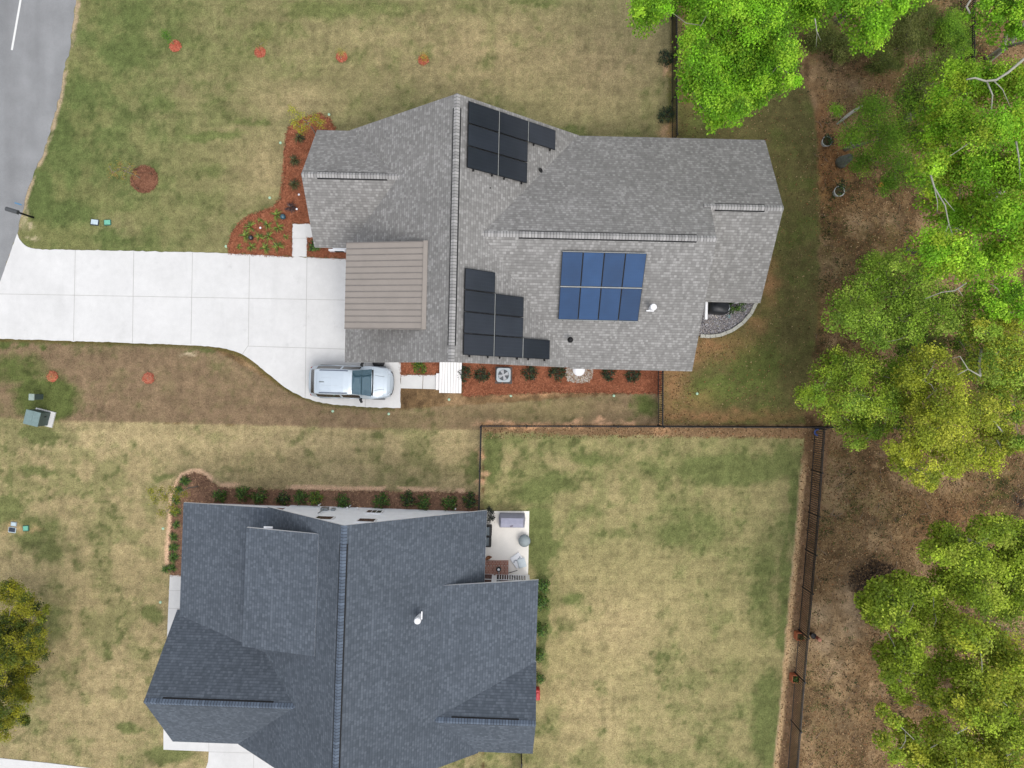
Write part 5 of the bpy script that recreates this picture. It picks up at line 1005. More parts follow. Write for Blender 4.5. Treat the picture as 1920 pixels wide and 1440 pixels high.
# ================================================================== silver white SUV
def car():
    cx, cy = P(658, 716.5, .85)[:2]; e = empty('parked_car', (cx, cy, .037), 'silver white SUV parked on the driveway beside the garage', 'car', rz=rad(-1.6))
    paint = NT('silver_white_paint'); paint.color(pc(208, 220, 230)); paint = paint.set(.32, .25, .5); paint.node_tree.nodes['Principled BSDF'].inputs['Coat Weight'].default_value = .6
    glass = NT('car_glass'); glass.color(pc(70, 100, 114)); glass = glass.set(.03, .4, .9); sideg = plain('tinted_glass', pc(40, 42, 44), .12, spec=.6); rubber = plain('tyre_rubber', pc(34, 34, 36), .9); trim = plain('grey_cladding', pc(86, 90, 96), .6); alloy = plain('alloy', pc(180, 184, 190), .3, .8)
    lamp = plain('headlamp_lens', pc(200, 210, 220), .1, spec=.8); red = plain('tail_lamp', pc(150, 40, 40), .2)
    # stations: x, half width at sill / belt, belt z, roof half width, top z   (x forward)
    S = np.array([[-2.30, .50, .46, .80, .40, .88], [-2.24, .66, .62, .95, .50, 1.02], [-2.10, .80, .77, 1.03, .58, 1.12], [-1.98, .85, .82, 1.05, .61, 1.32], [-1.78, .885, .86, 1.06, .64, 1.60], [-1.45, .905, .88, 1.06, .665, 1.68], [-.9, .915, .885, 1.05, .675, 1.71], [-.2, .915, .88, 1.03, .665, 1.70], [.10, .915, .88, 1.02, .65, 1.66],
                  [.24, .915, .88, 1.01, .645, 1.62], [.70, .915, .885, 1.0, .69, 1.38], [1.18, .912, .88, .985, .75, 1.10], [1.26, .908, .87, .975, .76, 1.05], [1.5, .895, .85, .94, .72, 1.01], [1.8, .845, .79, .86, .64, .95], [2.02, .79, .73, .78, .55, .87], [2.16, .70, .64, .70, .46, .77], [2.24, .58, .52, .64, .38, .68], [2.285, .42, .38, .58, .28, .60], [2.30, .24, .22, .54, .16, .56]])
    xs = np.unique(np.concatenate([np.linspace(-2.30, 2.30, 90), S[:, 0]])); A = np.stack([np.interp(xs, S[:, 0], S[:, i]) for i in range(1, 6)], 1)
    for i in range(5):
        A[1:-1, :2] = A[:-2, :2] * .25 + A[1:-1, :2] * .5 + A[2:, :2] * .25
    for i in range(2): A[1:-1, 2:] = A[:-2, 2:] * .2 + A[1:-1, 2:] * .6 + A[2:, 2:] * .2
    def sec(i):
        x = xs[i]; w, wb, zb, wr, zt = A[i]; end = max(0, abs(x) - 1.95) / .35; z0 = .24 + .18 * end
        half = [(w * .93, z0), (w, z0 + .14), (w * 1.005, .62 if zb > .7 else (z0 + zb) / 2), (wb, zb - .02), (wb - .03, zb + .01)]
        h = zt - zb; t_ = min(1, max(0, h / .25)); half += [(wr + (wb - wr) * (.5 - .38 * t_), zb + h * .5 + (h * .5 - .10) * t_), (wr * (1 - .02 * t_), zt - .01 - .02 * t_), (wr * .72, zt + .002), (wr * .36, zt + .014), (0, zt + .018)]
        return [(x, -y, z) for y, z in half] + [(x, y, z) for y, z in reversed(half[:-1])]
    secs = [sec(i) for i in range(len(xs))]; n = len(secs[0]); body, ws, rw, sw, gr = MB(), MB(), MB(), [MB(), MB()], MB()
    for i in range(len(xs) - 1):
        xm = (xs[i] + xs[i + 1]) / 2
        for j in range(n - 1):
            q = [secs[i][j], secs[i + 1][j], secs[i + 1][j + 1], secs[i][j + 1]]; jj = j if j < n // 2 else n - 2 - j; dst, mt = body, 0
            if jj == 4 and -1.75 < xm < .60 and not (-.42 < xm < -.32): dst = sw[0 if j < n // 2 else 1]
            elif jj >= 6 and .22 < xm < 1.19: dst = ws
            elif jj >= 5 and -2.08 < xm < -1.84: dst = rw
            elif jj == 0 and abs(xm) < 2.2: mt = 1
            elif jj <= 2 and xm > 2.16: dst = gr
            dst.poly([Vector(p) for p in q], mt)
    for s_, rev in ((secs[0], False), (secs[-1], True)): body.poly(s_ if not rev else s_[::-1], 1)
    body.poly([secs[0][0]] + [s[0] for s in secs[1:]] + [s[-1] for s in reversed(secs)], 1)
    o = body.build('body', [paint, trim], e, smooth=True); sharp(o, 40)
    ws.build('windscreen', glass, e, smooth=True); rw.build('rear_window', sideg, e, smooth=True); gr.build('grille', M_BLACK, e, smooth=True)
    for m in sw: m.build('side_window', sideg, e, smooth=True)
    for sx in (-1.38, 1.40):
        for sy in (-1, 1):
            m = MB(); y = sy * .80; m.tube([(sx, y - sy * .1, .35), (sx, y + sy * .1, .35)], .35, 24); w = m.build('wheel', rubber, e); r_ = MB(); r_.tube([(sx, y + sy * .1, .35), (sx, y + sy * .112, .35)], .22, 16); r_.build('rim', alloy, w)
            a = MB(); a.tube([(sx + .41 * math.cos(t_), sy * .885, .33 + .41 * math.sin(t_)) for t_ in np.linspace(0.05, 3.09, 12)], .035, 6); a.build('wheel_arch', trim, e)
    for sy in (-1, 1):
        m = MB(); m.box((.62, sy * 1.0, 1.03), (.12, .24, .15), sy * -.5, 0, .03); m.box((.64, sy * .88, 1.0), (.08, .1, .05)); m.build('wing_mirror', M_BLACK, e)
        m = MB(); m.tube([(-1.5, sy * .60, 1.69), (-1.42, sy * .61, 1.735), (-.1, sy * .61, 1.75), (.02, sy * .60, 1.70)], .022, 6); m.build('roof_rail', plain('grey_rail', pc(96, 106, 128), .4, .5), e)
        m = MB(); m.box((2.06, sy * .63, .765), (.24, .08, .06), sy * -.75, 0, .02); m.build('headlight', lamp, e); m = MB(); m.box((-2.10, sy * .735, .96), (.12, .10, .1), sy * .45, 0, .02); m.build('tail_light', red, e)
        m = MB(); m.tube([(1.34, sy * .42, 1.05), (1.6, sy * .37, 1.01), (1.85, sy * .34, .95)], .008, 4); m.build('bonnet_crease', trim, e)
        for x in (-.75, .12): m = MB(); m.box((x, sy * .893, .93), (.2, .03, .03)); m.build('door_handle', paint, e)
    m = MB()
    for y in (-.2, .2): m.box((-.95, y, 1.722), (.9, .012, .008))
    m.box((-1.66, 0, 1.672), (.01, 1.0, .01)); m.build('roof_groove', plain('soft_grey', pc(196, 206, 214), .5), e)
    m = MB(); m.box((-1.38, -.02, 1.715), (.26, .06, .04), 0, 0, .015); m.build('aerial', plain('aerial_grey', pc(140, 148, 150), .5), e)
    m = MB(); m.box((1.23, 0, 1.083), (.09, 1.40, .02)); m.build('wiper_cowl', M_BLACK, e)
car()

# ================================================================== small things on the ground
def at(px, py, z=0): return P(px, py, z)
# driveway letterbox
b = at(62.5, 408); e = empty('letterbox', b, 'black letterbox on a post beside the road', 'letterbox', rz=rad(163)); m = MB(); m.box((0, 0, .55), (.1, .1, 1.1)); m.build('post', M_BLACK, e)
m = MB(); m.box((.30, 0, 1.0), (.75, .07, .07)); m.build('arm', M_BLACK, e)
m = MB(); prof = [(.115 * math.cos(a), 1.13 + .115 * math.sin(a)) for a in np.linspace(0, math.pi, 9)] + [(-.115, 1.03), (.115, 1.03)]
for (y0, z0), (y1, z1) in zip(prof, prof[1:] + prof[:1]): m.poly([(.08, y0, z0), (.75, y0, z0), (.75, y1, z1), (.08, y1, z1)])
m.poly([(.75, y, z) for y, z in prof]); m.poly([(.08, y, z) for y, z in prof[::-1]]); m.build('box', plain('dark_grey_paint', pc(84, 86, 88), .4), e)
# utility lids and boxes
def lid(px, py, w, h, rz, top, rim, label, group='small utility boxes in the lawn'):
    e = empty('meter_box', at(px, py), label, 'meter box', group, rz); m = MB(); m.box((0, 0, .03), (w, h, .06), 0, 0, .03); m.build('rim', rim, e); m = MB(); m.box((.01, .012, .07), (w - .07, h - .07, .03), 0, 0, .02)
    for i in range(3): m.box((0, -.08 + .08 * i, .087), (w * .4, .015, .006))
    m.build('cover', top, e)
M_PALEB = plain('pale_blue_plastic', pc(206, 224, 232), .5); M_NAVY = plain('navy_plastic', pc(52, 60, 78), .6); M_MINT = plain('mint_plastic', pc(124, 200, 172), .5); M_DGRN = plain('dark_green_plastic', pc(60, 110, 96), .6)
lid(178, 417, .46, .34, -.12, M_PALEB, M_NAVY, 'pale blue utility lid with navy rim above the driveway'); lid(202, 417.5, .40, .32, .05, M_MINT, M_DGRN, 'mint green utility lid above the driveway')
lid(26.5, 982.5, .34, .26, -.1, M_PALEB, M_GREYMETAL, 'pale blue utility lid in the bare patch near the left lawn tree'); lid(23.5, 993.5, .42, .3, -.15, M_NAVY, M_PALEB, 'navy utility lid in the bare patch near the left lawn tree'); lid(49, 990.5, .34, .32, .05, M_MINT, M_DGRN, 'mint green utility lid beside the bare patch of lawn')
# transformer
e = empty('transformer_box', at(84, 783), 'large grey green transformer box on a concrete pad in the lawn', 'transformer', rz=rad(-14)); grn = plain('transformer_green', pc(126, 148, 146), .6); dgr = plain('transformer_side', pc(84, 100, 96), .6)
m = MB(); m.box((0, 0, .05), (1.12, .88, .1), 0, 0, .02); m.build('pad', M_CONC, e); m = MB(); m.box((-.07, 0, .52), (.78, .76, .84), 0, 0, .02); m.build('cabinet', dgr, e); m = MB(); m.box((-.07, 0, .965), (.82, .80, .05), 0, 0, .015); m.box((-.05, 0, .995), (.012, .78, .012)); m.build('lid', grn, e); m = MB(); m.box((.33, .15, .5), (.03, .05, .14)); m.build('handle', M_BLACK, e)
e = empty('cable_pedestal', at(77, 744), 'small green cable pedestal above the transformer box', 'pedestal', rz=-.05); m = MB(); m.box((0, 0, .38), (.26, .30, .76), 0, 0, .02); m.build('body', dgr, e); m = MB(); m.box((0, 0, .79), (.30, .36, .08), 0, 0, .03); m.build('cap', plain('pale_green_cap', pc(160, 176, 166), .6), e)
# ornaments and lights in the front bed
e = empty('glazed_ball', at(533, 408), 'teal glazed ball ornament in the front mulch bed', 'ornament'); m = MB(); m.lathe([(.03, .05), (.1, .07), (.145, .14), (.16, .22), (.14, .31), (.08, .37), (.01, .385)], n=20); m.build('ball', plain('teal_glaze', pc(56, 96, 110), .15, spec=.7), e, smooth=True); m = MB(); m.lathe([(.08, 0), (.08, .05), (.05, .06)], n=16); m.build('foot', M_BLACK, e)
e = empty('glazed_ball', at(473, 447), 'black glazed ball ornament among the strappy plants', 'ornament'); m = MB(); m.lathe([(.03, .05), (.09, .07), (.13, .13), (.145, .2), (.125, .28), (.07, .33), (.01, .345)], n=20); m.build('ball', plain('black_glaze', pc(46, 48, 52), .15, spec=.7), e, smooth=True); m = MB(); m.lathe([(.08, 0), (.08, .05), (.05, .06)], n=16); m.build('foot', M_BLACK, e)
pth = None
for px, py, lb in ((563, 367, 'small white path light beside the lower front gable'), (559, 394, 'small white path light beside the purplish shrub'), (491, 429, 'small white path light in the middle of the strappy plants')):
    if pth is None:
        pth = empty('path_light', at(px, py), lb, 'path light', 'white path lights in the front bed'); m = MB(); m.tube([(0, 0, 0), (0, 0, .24)], .012, 6); m.build('stake', M_BLACK, pth); m = MB(); m.lathe([(.04, .22), (.055, .24), (.06, .26), (.02, .29)], n=12); m.build('cap', M_TRIM, pth)
    else: tag(copy_tree(pth, at(px, py)), lb)
M_CAPG = plain('pale_green_cap_plastic', pc(186, 222, 190), .5)
spr = [(617, 215, 'at the tip of the front pine straw bed'), (526, 268, 'in the lawn beside the upper front bed'), (506, 371, 'in the lawn beside the bend of the front bed'), (424, 462, 'at the driveway end of the front bed'), (842, 749, 'in the grass below the plank ramp'), (958, 742, 'at the edge of the bed below the cooling unit'), (624, 771, 'in the grass below the rear of the car'), (729, 776, 'in the grass below the front of the car'), (1151, 742, 'at the edge of the bed near the short fence'), (1307, 738, 'in the dark lawn behind the short fence'), (306, 991, 'in the straw lawn beside the porch bed'), (301, 1129, 'in the straw lawn beside the white path')]
sp0 = None
for px, py, lb in spr:
    lb = 'small pale green ground cap ' + lb
    if sp0 is None: m = MB(); m.lathe([(.075, 0), (.075, .03), (.05, .05), (.02, .055)], n=14); sp0 = m.build('sprinkler_cap', M_CAPG); sp0.location = at(px, py); tag(sp0, lb, 'ground cap', 'pale green ground caps')
    else: c = sp0.copy(); COL.objects.link(c); c.location = at(px, py); tag(c, lb)
# cooling unit
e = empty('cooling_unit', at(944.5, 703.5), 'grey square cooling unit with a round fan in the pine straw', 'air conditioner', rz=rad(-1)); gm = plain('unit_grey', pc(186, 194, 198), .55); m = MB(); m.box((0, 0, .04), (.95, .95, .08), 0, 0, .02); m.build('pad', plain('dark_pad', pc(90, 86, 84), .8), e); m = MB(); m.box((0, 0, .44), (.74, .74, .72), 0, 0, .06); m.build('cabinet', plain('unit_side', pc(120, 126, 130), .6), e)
m = MB(); n_ = 32; sq = []
for i in range(n_):
    a = 2 * math.pi * i / n_; k_ = .385 / max(abs(math.cos(a)), abs(math.sin(a))); k_ = min(k_, .49); sq.append((k_ * math.cos(a), k_ * math.sin(a)))
for i in range(n_):
    a, b2 = 2 * math.pi * i / n_, 2 * math.pi * (i + 1) / n_; p, q = sq[i], sq[(i + 1) % n_]; ii, jj = (.30 * math.cos(a), .30 * math.sin(a)), (.30 * math.cos(b2), .30 * math.sin(b2))
    m.poly([(*p, .84), (*q, .84), (*jj, .85), (*ii, .85)]); m.poly([(*q, .84), (*p, .84), (*p, .76), (*q, .76)]); m.poly([(*ii, .85), (*jj, .85), (*jj, .6), (*ii, .6)])
m.build('top_panel', gm, e)
m = MB(); m.lathe([(.298, .81), (.298, .812)], n=24); m.build('fan_shroud', plain('shroud_grey', pc(96, 98, 102), .7), e)
m = MB()
for i in range(4):
    a = rad(20 + 90 * i); d = Vector((math.cos(a), math.sin(a), 0)); s_ = Vector((-d.y, d.x, 0)); m.poly([d * .05 - s_ * .04 + Vector((0, 0, .825)), d * .27 - s_ * .10 + Vector((0, 0, .82)), d * .27 + s_ * .10 + Vector((0, 0, .84)), d * .05 + s_ * .04 + Vector((0, 0, .835))])
m.lathe([(.07, .82), (.07, .845), (.02, .85)], n=14); m.build('fan', plain('fan_grey', pc(200, 200, 202), .5), e)
m = MB()
for r_ in (.10, .16, .22, .28): m.tube([(r_ * math.cos(a), r_ * math.sin(a), .86) for a in np.linspace(0, 6.283, 25)], .004, 4, cap=False)
m.build('fan_guard', M_GREYMETAL, e)
e = empty('utility_dome', at(1085, 693.5), 'white domed cap on gravel beside the grey house', 'dome cap'); m = MB(); m.lathe([(.36, 0), (.36, .06), (.33, .16), (.24, .25), (.1, .30), (.01, .305)], n=28); m.build('dome', M_TRIM, e, smooth=True); m = MB(); m.lathe([(.39, -.01), (.39, .03), (.35, .04)], n=28); m.build('collar', M_FASC1, e)
m = MB(); r = m.lathe([(.30, .02), (.34, .1), (.34, .28), (.30, .36), (.12, .40), (.02, .405)], n=22); o = m.build('drum', plain('black_plastic', pc(40, 40, 42), .5), empty('garden_drum', at(711, 679), 'black round drum half hidden under the garage eave', 'drum'), smooth=True); m = MB(); m.tube([(.2 * math.cos(a), .2 * math.sin(a), .41) for a in np.linspace(0, 6.283, 20)], .02, 6); m.build('rim', M_BLACK, o.parent)
# plank ramp with a step, slabs beside it
rz1 = rad(-1); x0, y0 = at(845.5, 708)[:2]; e = empty('plank_ramp', (x0, y0, 0), 'white plank ramp at the side of the grey house', 'ramp', rz=rz1); wd = concrete('white_planks', pc(250, 247, 245, 1.3), .03)
m = MB()
for i in range(8): m.box((-.545 + .1557 * i, 0, .30), (.138, 1.72, .04), 0)
m.build('deck', wd, e); m = MB(); m.box((-.58, 0, .13), (.05, 1.7, .28)); m.box((.58, 0, .13), (.05, 1.7, .28)); m.box((0, -.83, .13), (1.1, .04, .28)); m.build('frame', plain('grey_timber', pc(150, 146, 142), .8), e)
m = MB(); m.box((-.70, -.24, .09), (.22, .92, .16)); m.build('step', wd, e)
m = MB(); m.prism(gpts([(752, 703), (793, 703), (792, 729), (752, 728)]), -.02, .04); m.prism(gpts([(794, 703), (823, 703), (823, 730), (793, 729)]), -.02, .04); tag(m.build('path', M_CONC), 'two pale slabs between driveway and plank ramp', 'path', kind='structure')

# niche beside the rear wing
e = empty('covered_grill', at(1342, 579), 'black covered grill in the gravel niche by the rear wing', 'grill', rz=rad(-5)); blk = plain('black_cover', pc(44, 47, 52), .45, var=.25, nscale=5)
def pillow(mb, lx, ly, z0, z1, taper=.8, n=24, sag=0.0):
    rings = []
    for t_, k_ in ((0, 1.0), (.55, .97), (.85, .9), (1, taper)):
        rings.append([(lx * k_ * np.sign(math.cos(a)) * abs(math.cos(a)) ** .55, ly * k_ * np.sign(math.sin(a)) * abs(math.sin(a)) ** .55, z0 + (z1 - z0) * t_ - sag * (1 - abs(math.cos(a))) * t_) for a in [2 * math.pi * i / n for i in range(n)]])
    for r0, r1 in zip(rings, rings[1:]):
        for i in range(n): mb.poly([r0[i], r0[(i + 1) % n], r1[(i + 1) % n], r1[i]])
    mb.poly(rings[-1])
m = MB(); pillow(m, .60, .36, .02, .98, .72); m.build('cover', blk, e, smooth=True); m = MB(); m.tube([(.45, -.15, .93), (.5, 0, .97), (.45, .15, .93)], .02, 6); m.build('handle', M_GREYMETAL, e)
m = MB(); m.prism(gpts([(1320, 588), (1351, 592), (1351, 597), (1320, 597)]), -.02, .07); m.prism(gpts([(1322, 568), (1340, 568), (1345, 590), (1321, 588)]), -.02, .068); tag(m.build('slab', M_PATIO), 'cream slab under the covered grill', 'slab', kind='structure')
m = MB(); m.box((*at(1330, 606)[:2], .045), (.36, .36, .05), 0, 0, .01); tag(m.build('paving_stone', plain('pinkish_paver', pc(196, 184, 176), .85)), 'pinkish paving stone in the gravel niche', 'paving stone', 'paving stones in the gravel niche')
m = MB(); m.box((*at(1342.5, 606.5)[:2], .045), (.36, .36, .05), 0, 0, .01); tag(m.build('paving_stone', plain('cream_paver', pc(196, 190, 168), .85)), 'cream paving stone in the gravel niche', 'paving stone', 'paving stones in the gravel niche')
arc = [(1312, 630), (1330, 631), (1350, 628.5), (1372, 619.5), (1391, 606), (1406, 589), (1415, 571), (1419, 560)]
e = empty('kerb', at(*arc[0]), 'curved pale block kerb around the gravel niche', 'kerb'); kb = concrete('kerb_block', pc(206, 204, 192), .06)
rs = []
for (xa, ya), (xb, yb) in zip(arc, arc[1:]):
    n_ = max(1, round(math.hypot(xb - xa, yb - ya) / 11)); rs += [(xa + (xb - xa) * i / n_, ya + (yb - ya) * i / n_) for i in range(n_)]
rs.append(arc[-1])
for (xa, ya), (xb, yb) in zip(rs, rs[1:]):
    a, b = Vector(at(xa, ya)), Vector(at(xb, yb)); c = (a + b) / 2; m = MB(at(*arc[0])); m.box((c.x, c.y, .09), ((b - a).length - .012, .19, .2), math.atan2(b.y - a.y, b.x - a.x), 0, .015); m.build('block', kb, e)
m = MB(); hp = [(1313, 627), (1340, 627.5), (1352, 624), (1370, 614), (1386, 603), (1400, 587), (1409, 569)]; m.tube([at(x, y, .05) for x, y in hp], .018, 6); tag(m.build('hose', plain('dark_blue_hose', pc(70, 92, 120), .6)), 'dark blue hose lying along the curved kerb', 'hose')
m = MB(); g = random.Random(4); m.tube([at(1366 + 3 * math.cos(i * .9), 593 + 2 * math.sin(i * .9), .06 + .005 * i) for i in range(10)], .02, 5); tag(m.build('coiled_strap', plain('turquoise', pc(110, 190, 190), .6)), 'small turquoise coil on the gravel', 'coil')

# patio of the blue roofed house
tag(MB().prism(gpts(PATIO), -.03, .06).build('patio', M_PATIO), 'cream concrete patio of the blue roofed house', 'patio', kind='structure')
e = empty('covered_grill', at(960, 973), 'large lavender grey covered grill on the cream patio', 'grill', rz=rad(-1)); lav = plain('lavender_cover', pc(172, 172, 190), .7, var=.1, nscale=4); m = MB()
r0 = [(-.70, -.38), (.70, -.38), (.74, .05), (.70, .36), (-.70, .36), (-.74, .05)]; r1 = [(-.62, -.27), (.62, -.27), (.62, 0), (.60, .22), (-.60, .22), (-.62, 0)]
for za, A_, zb, B_ in ((.08, r0, .55, [(x * .98, y * .98) for x, y in r0]), (.55, [(x * .98, y * .98) for x, y in r0], .98, r1)):
    for i in range(6): m.poly([(*A_[i], za), (*A_[(i + 1) % 6], za), (*B_[(i + 1) % 6], zb), (*B_[i], zb)])
tp = [(-.60, -.05, 1.08), (.60, -.05, 1.08)]
m.poly([(*r1[0], .98), (*r1[1], .98), tp[1], tp[0]]); m.poly([(*r1[3], .98), (*r1[4], .98), tp[0], tp[1]]); m.poly([(*r1[1], .98), (*r1[2], .98), (*r1[3], .98), tp[1]]); m.poly([(*r1[4], .98), (*r1[5], .98), (*r1[0], .98), tp[0]]); o = m.build('cover', lav, e)
m = MB(); m.box((-.02, -.2, 1.03), (.16, .06, .05), .3, 0, .015); m.build('logo_patch', plain('dark_patch', pc(126, 116, 128), .8), e)
e = empty('fire_pit', at(983, 1011.5), 'round grey covered fire pit at the patio edge', 'fire pit'); m = MB(); m.lathe([(.30, .0), (.32, .25), (.31, .42), (.24, .52), (.1, .60), (.02, .62)], n=26); m.build('cover', plain('grey_cover', pc(166, 176, 178), .75, var=.12, nscale=5), e, smooth=True)
m = MB(); m.tube([(.315 * math.cos(a), .315 * math.sin(a), .40) for a in np.linspace(0, 6.283, 28)], .02, 6); m.build('hem', plain('grey_hem', pc(136, 146, 150), .8), e)
def chair(px, py, label):
    e = empty('patio_box', at(px, py), label, 'storage box', 'dark boxes half under the eave', rz=rad(-2)); m = MB(); m.box((0, 0, .3), (.66, .58, .52), 0, 0, .03); m.build('body', M_BLACK, e); m = MB(); m.box((-.05, .02, .585), (.5, .46, .06), 0, 0, .03); m.build('lid', plain('slate_plastic', pc(84, 96, 104), .5), e)
chair(911.5, 992.5, 'dark patio box half under the eave, nearer the grill'); chair(910.5, 1012, 'dark patio box half under the eave, nearer the brick step')
make_shrub('potted_plant', 'dark leafy plant at the patio corner under the eave', 'plant', None, 44, [L(34, 40, 36), L(28, 34, 32), L(50, 60, 46)], at(913, 965, .06), r=.4, h=.7)
m = MB(); m.prism([p[:2] for p in (P(900, 1050), P(953.5, 1050), P(953, 1076), P(900, 1076))], .0, .2); m.prism([p[:2] for p in (P(900, 1058.5), P(953.2, 1058.5), P(953, 1077), P(900, 1077))], .2, .36); tag(m.build('brick_steps', M_BRICK), 'red brick steps at the glazed porch', 'steps')
e = empty('garden_figure', at(915.5, 1044, .06), 'small orange brown bird figure on the patio beside the brick steps', 'figure', rz=.5); brn = plain('rusty_brown', pc(150, 96, 60), .7); m = MB(); m.lathe([(.03, .1), (.09, .16), (.11, .25), (.07, .34), (.03, .4), (.01, .41)], n=14, sx=1.5); m.build('body', brn, e, smooth=True); m = MB(); m.tube([(.1, 0, .3), (.22, 0, .5)], [.06, .035], 8); m.tube([(-.1, 0, .28), (-.3, 0, .42)], [.06, .02], 8); m.build('neck', brn, e); m = MB(); m.tube([(0, .03, 0), (0, .03, .15)], .012, 5); m.tube([(0, -.03, 0), (0, -.03, .15)], .012, 5); m.build('leg', brn, e)
e = empty('kettle', at(935, 1066.5, .36), 'round black kettle with white top on the brick steps', 'kettle'); m = MB(); m.lathe([(.1, 0), (.14, .06), (.13, .16), (.07, .2)], n=18); m.build('bowl', M_BLACK, e, smooth=True); m = MB(); m.lathe([(.075, .19), (.07, .23), (.02, .25)], n=14); m.build('lid', M_TRIM, e); m = MB(); m.tube([(.02, -.1, .12), (.02, -.22, .2)], .03, 6); m.build('spout', M_GREYMETAL, e)
e = empty('paper_sack', at(972, 1052.5, .06), 'white printed sack and folded sheet lying on the patio', 'sack', rz=rad(35)); m = MB(); m.box((0, .08, .05), (.62, .70, .09), 0, 0, .04); m.build('sheet', M_TRIM, e); m = MB(); m.box((.12, -.16, .13), (.44, .5, .08), -.35, 0, .03); m.build('sack', plain('pale_sack', pc(228, 238, 242), .6), e)
m = MB(); g = random.Random(9)
for i in range(9): m.box((-.22 + .055 * i, .12 + .05 * math.sin(i), .098), (.04, .05 + .06 * g.random(), .006), .4)
m.build('print', plain('slate_print', pc(110, 124, 136), .7), e)
m = MB(); m.tube([at(950, 1075.5, .08), at(970, 1069.5, .3)], .02, 6); m.box((*at(949, 1076)[:2], .1), (.12, .08, .12)); tag(m.build('garden_tool', M_BLACK), 'thin black garden tool leaning by the glazed porch', 'garden tool')
m = MB(); m.box((*at(1007.5, 1297)[:2], .25), (.26, .6, .45), 0, 0, .06); m.box((*at(1007.5, 1297)[:2], .5), (.14, .3, .06), 0, 0, .02); tag(m.build('watering_can', plain('bright_red', pc(200, 50, 56), .4)), 'bright red container against the back wall of the blue house', 'container')

# things under the trees
def ring_pot(px, py, r_, h, label, plant=True):
    e = empty('planter', at(px, py), label, 'planter', 'round white planters at the wood edge'); wt = plain('white_glaze', pc(206, 210, 206), .5); m = MB(); m.lathe([(r_ * .72, 0), (r_ * .92, h * .7), (r_, h), (r_ * .86, h), (r_ * .82, h - .06)], n=24); m.build('pot', wt, e)
    m = MB(); m.lathe([(r_ * .83, h - .05), (r_ * .83, h - .045)], n=20); m.build('soil', plain('potting_soil', pc(96, 78, 50), 1), e)
    if plant: V, F, c = shrub_mesh(int(px), DARK + MID[:1], r_ * (1.0 if plant < 2 else 1.5), .3 * plant, 260, .05); V = V + np.array([.05, .05 * plant, h - .05]); np_mesh('foliage', V, F, c, M_LEAFD, e)
ring_pot(1546, 268.5, .29, .34, 'white planter with a small dark plant, nearest the lawn edge'); ring_pot(1599, 268.5, .21, .3, 'small white planter under the airy understory tree', .5); ring_pot(1568, 362, .3, .4, 'white planter overflowing with dark foliage', 2)
m = MB(); m.tube([at(1569, 233, .1), at(1590, 216, .18), at(1602, 207, .22), at(1618, 198, .15)], [.05, .09, .085, .05], 8); tag(m.build('fallen_log', M_BARKL, smooth=True), 'pale bare log lying above the ring planters', 'log')
e = empty('tree_stump', at(1578, 304), 'grey leaning trunk stump below the ring planters', 'stump'); m = MB(at(1578, 304)); m.tube([at(1577, 305, 0), at(1580, 302, .5), at(1592, 296, 1.6)], [.34, .3, .22], 12); m.build('trunk', plain('lichen_bark', pc(112, 116, 104), .95, var=.35, nscale=9), e, smooth=True)
e = empty('fallen_log', at(1700, 226, .2), 'dark weathered logs stacked beside the huge tree', 'log'); m = MB(at(1700, 226, .2))
for i in range(4): m.tube([at(1690 + 3 * i, 232 - 5 * i, .15 + .12 * i), at(1738 + 2 * i, 208 - 4 * i, .3 + .1 * i)], .1, 7)
m.build('trunk', plain('dark_log', pc(104, 96, 88), .95, var=.3), e)
m = MB(); m.lathe([(.02, .0), (.11, .05), (.145, .14), (.11, .23), (.02, .28)], (*at(1649.5, 348)[:2], 0), 18); tag(m.build('ball', plain('orange_ball', pc(236, 164, 70), .5), smooth=True), 'orange ball on the woodland ground', 'ball')
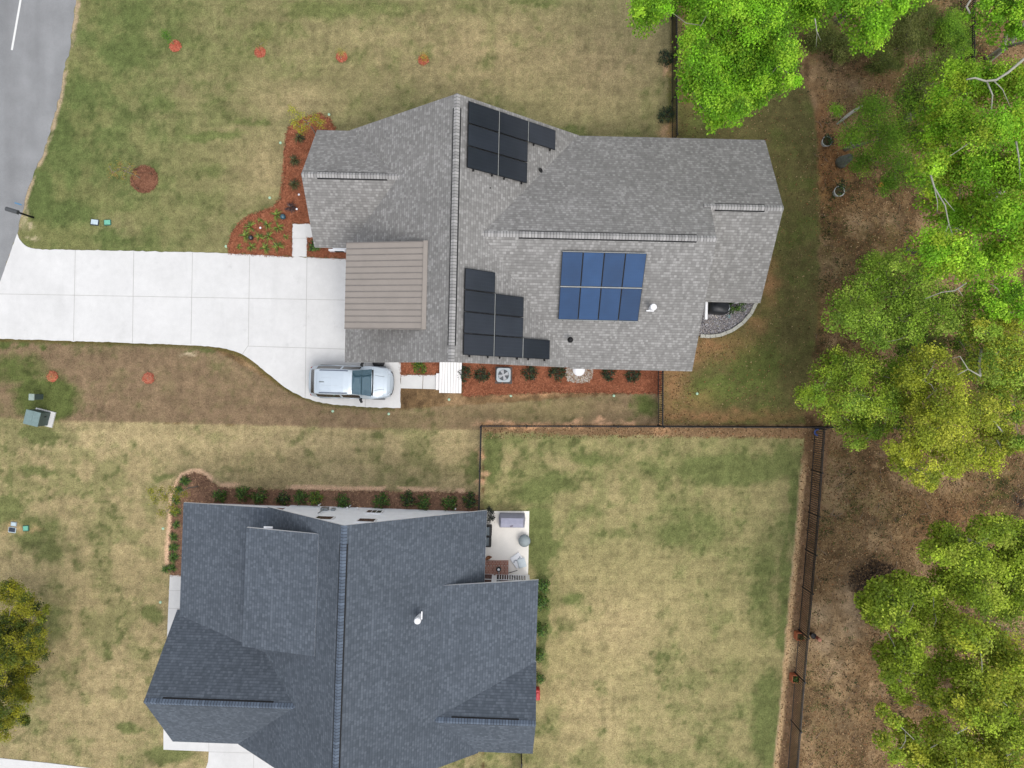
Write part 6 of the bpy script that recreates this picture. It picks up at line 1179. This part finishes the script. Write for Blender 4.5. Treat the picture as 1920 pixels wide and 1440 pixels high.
e = empty('hose_reel', at(1531, 808), 'blue hose coil hung at the fence corner post', 'hose'); m = MB(); m.tube([(.17 * math.cos(a) - .1, .17 * math.sin(a) - .05, .5 + .1 * math.cos(a)) for a in np.linspace(1.4, 4.6, 16)], .05, 7); m.build('coil', plain('blue_hose', pc(62, 92, 160), .5), e); m = MB(); m.tube([(-.1, .12, 0), (-.1, .12, .62)], .02, 6); m.box((-.02, .14, .6), (.2, .06, .06)); m.build('hanger', M_BLACK, e)
def crate(px, py, label, green):
    e = empty('planter_box', at(px, py), label, 'planter box', 'terracotta coloured planter boxes by the slanting fence', rz=rad(-4)); w = plain('terracotta_wood', pc(186, 108, 72), .8); m = MB(); s_, h, t_ = .40, .42, .035
    for dx, dy, lx, ly in ((0, s_ / 2, s_, t_), (0, -s_ / 2, s_, t_), (s_ / 2, 0, t_, s_ - t_), (-s_ / 2, 0, t_, s_ - t_)): m.box((dx, dy, h / 2), (lx, ly, h))
    m.build('box', w, e); m = MB(); m.box((0, 0, h * .35), (s_ - t_, s_ - t_, h * .7 - .02)); m.build('soil', plain('dark_soil', pc(96, 76, 54), 1), e)
    V, F, c = shrub_mesh(int(py), MID if green else SHADE, .16, .2, 120 if green else 40, .045); np_mesh('foliage', V + np.array([.04, -.02, .28]), F, c, M_LEAFD, e)
crate(1495.5, 1189.5, 'terracotta planter box with little growing, beside the slanting fence', False); crate(1487, 1268, 'terracotta planter box with fresh green plants, beside the slanting fence', True)
e = empty('hydrant_post', at(1527.5, 1192), 'short red post standing behind the slanting fence', 'post'); m = MB(); m.lathe([(.09, 0), (.09, .55), (.07, .6)], n=14); m.build('post', plain('rusty_red', pc(160, 92, 74), .7), e); m = MB(); m.lathe([(.1, .6), (.1, .68), (.03, .72)], n=14); m.build('cap', plain('pale_red', pc(206, 140, 116), .6), e)
e = empty('pot', at(1521, 1189), 'black pot on the woodland side of the slanting fence', 'pot'); m = MB(); m.lathe([(.11, 0), (.15, .3), (.16, .32), (.12, .3)], n=16); m.build('pot', M_BLACK, e)
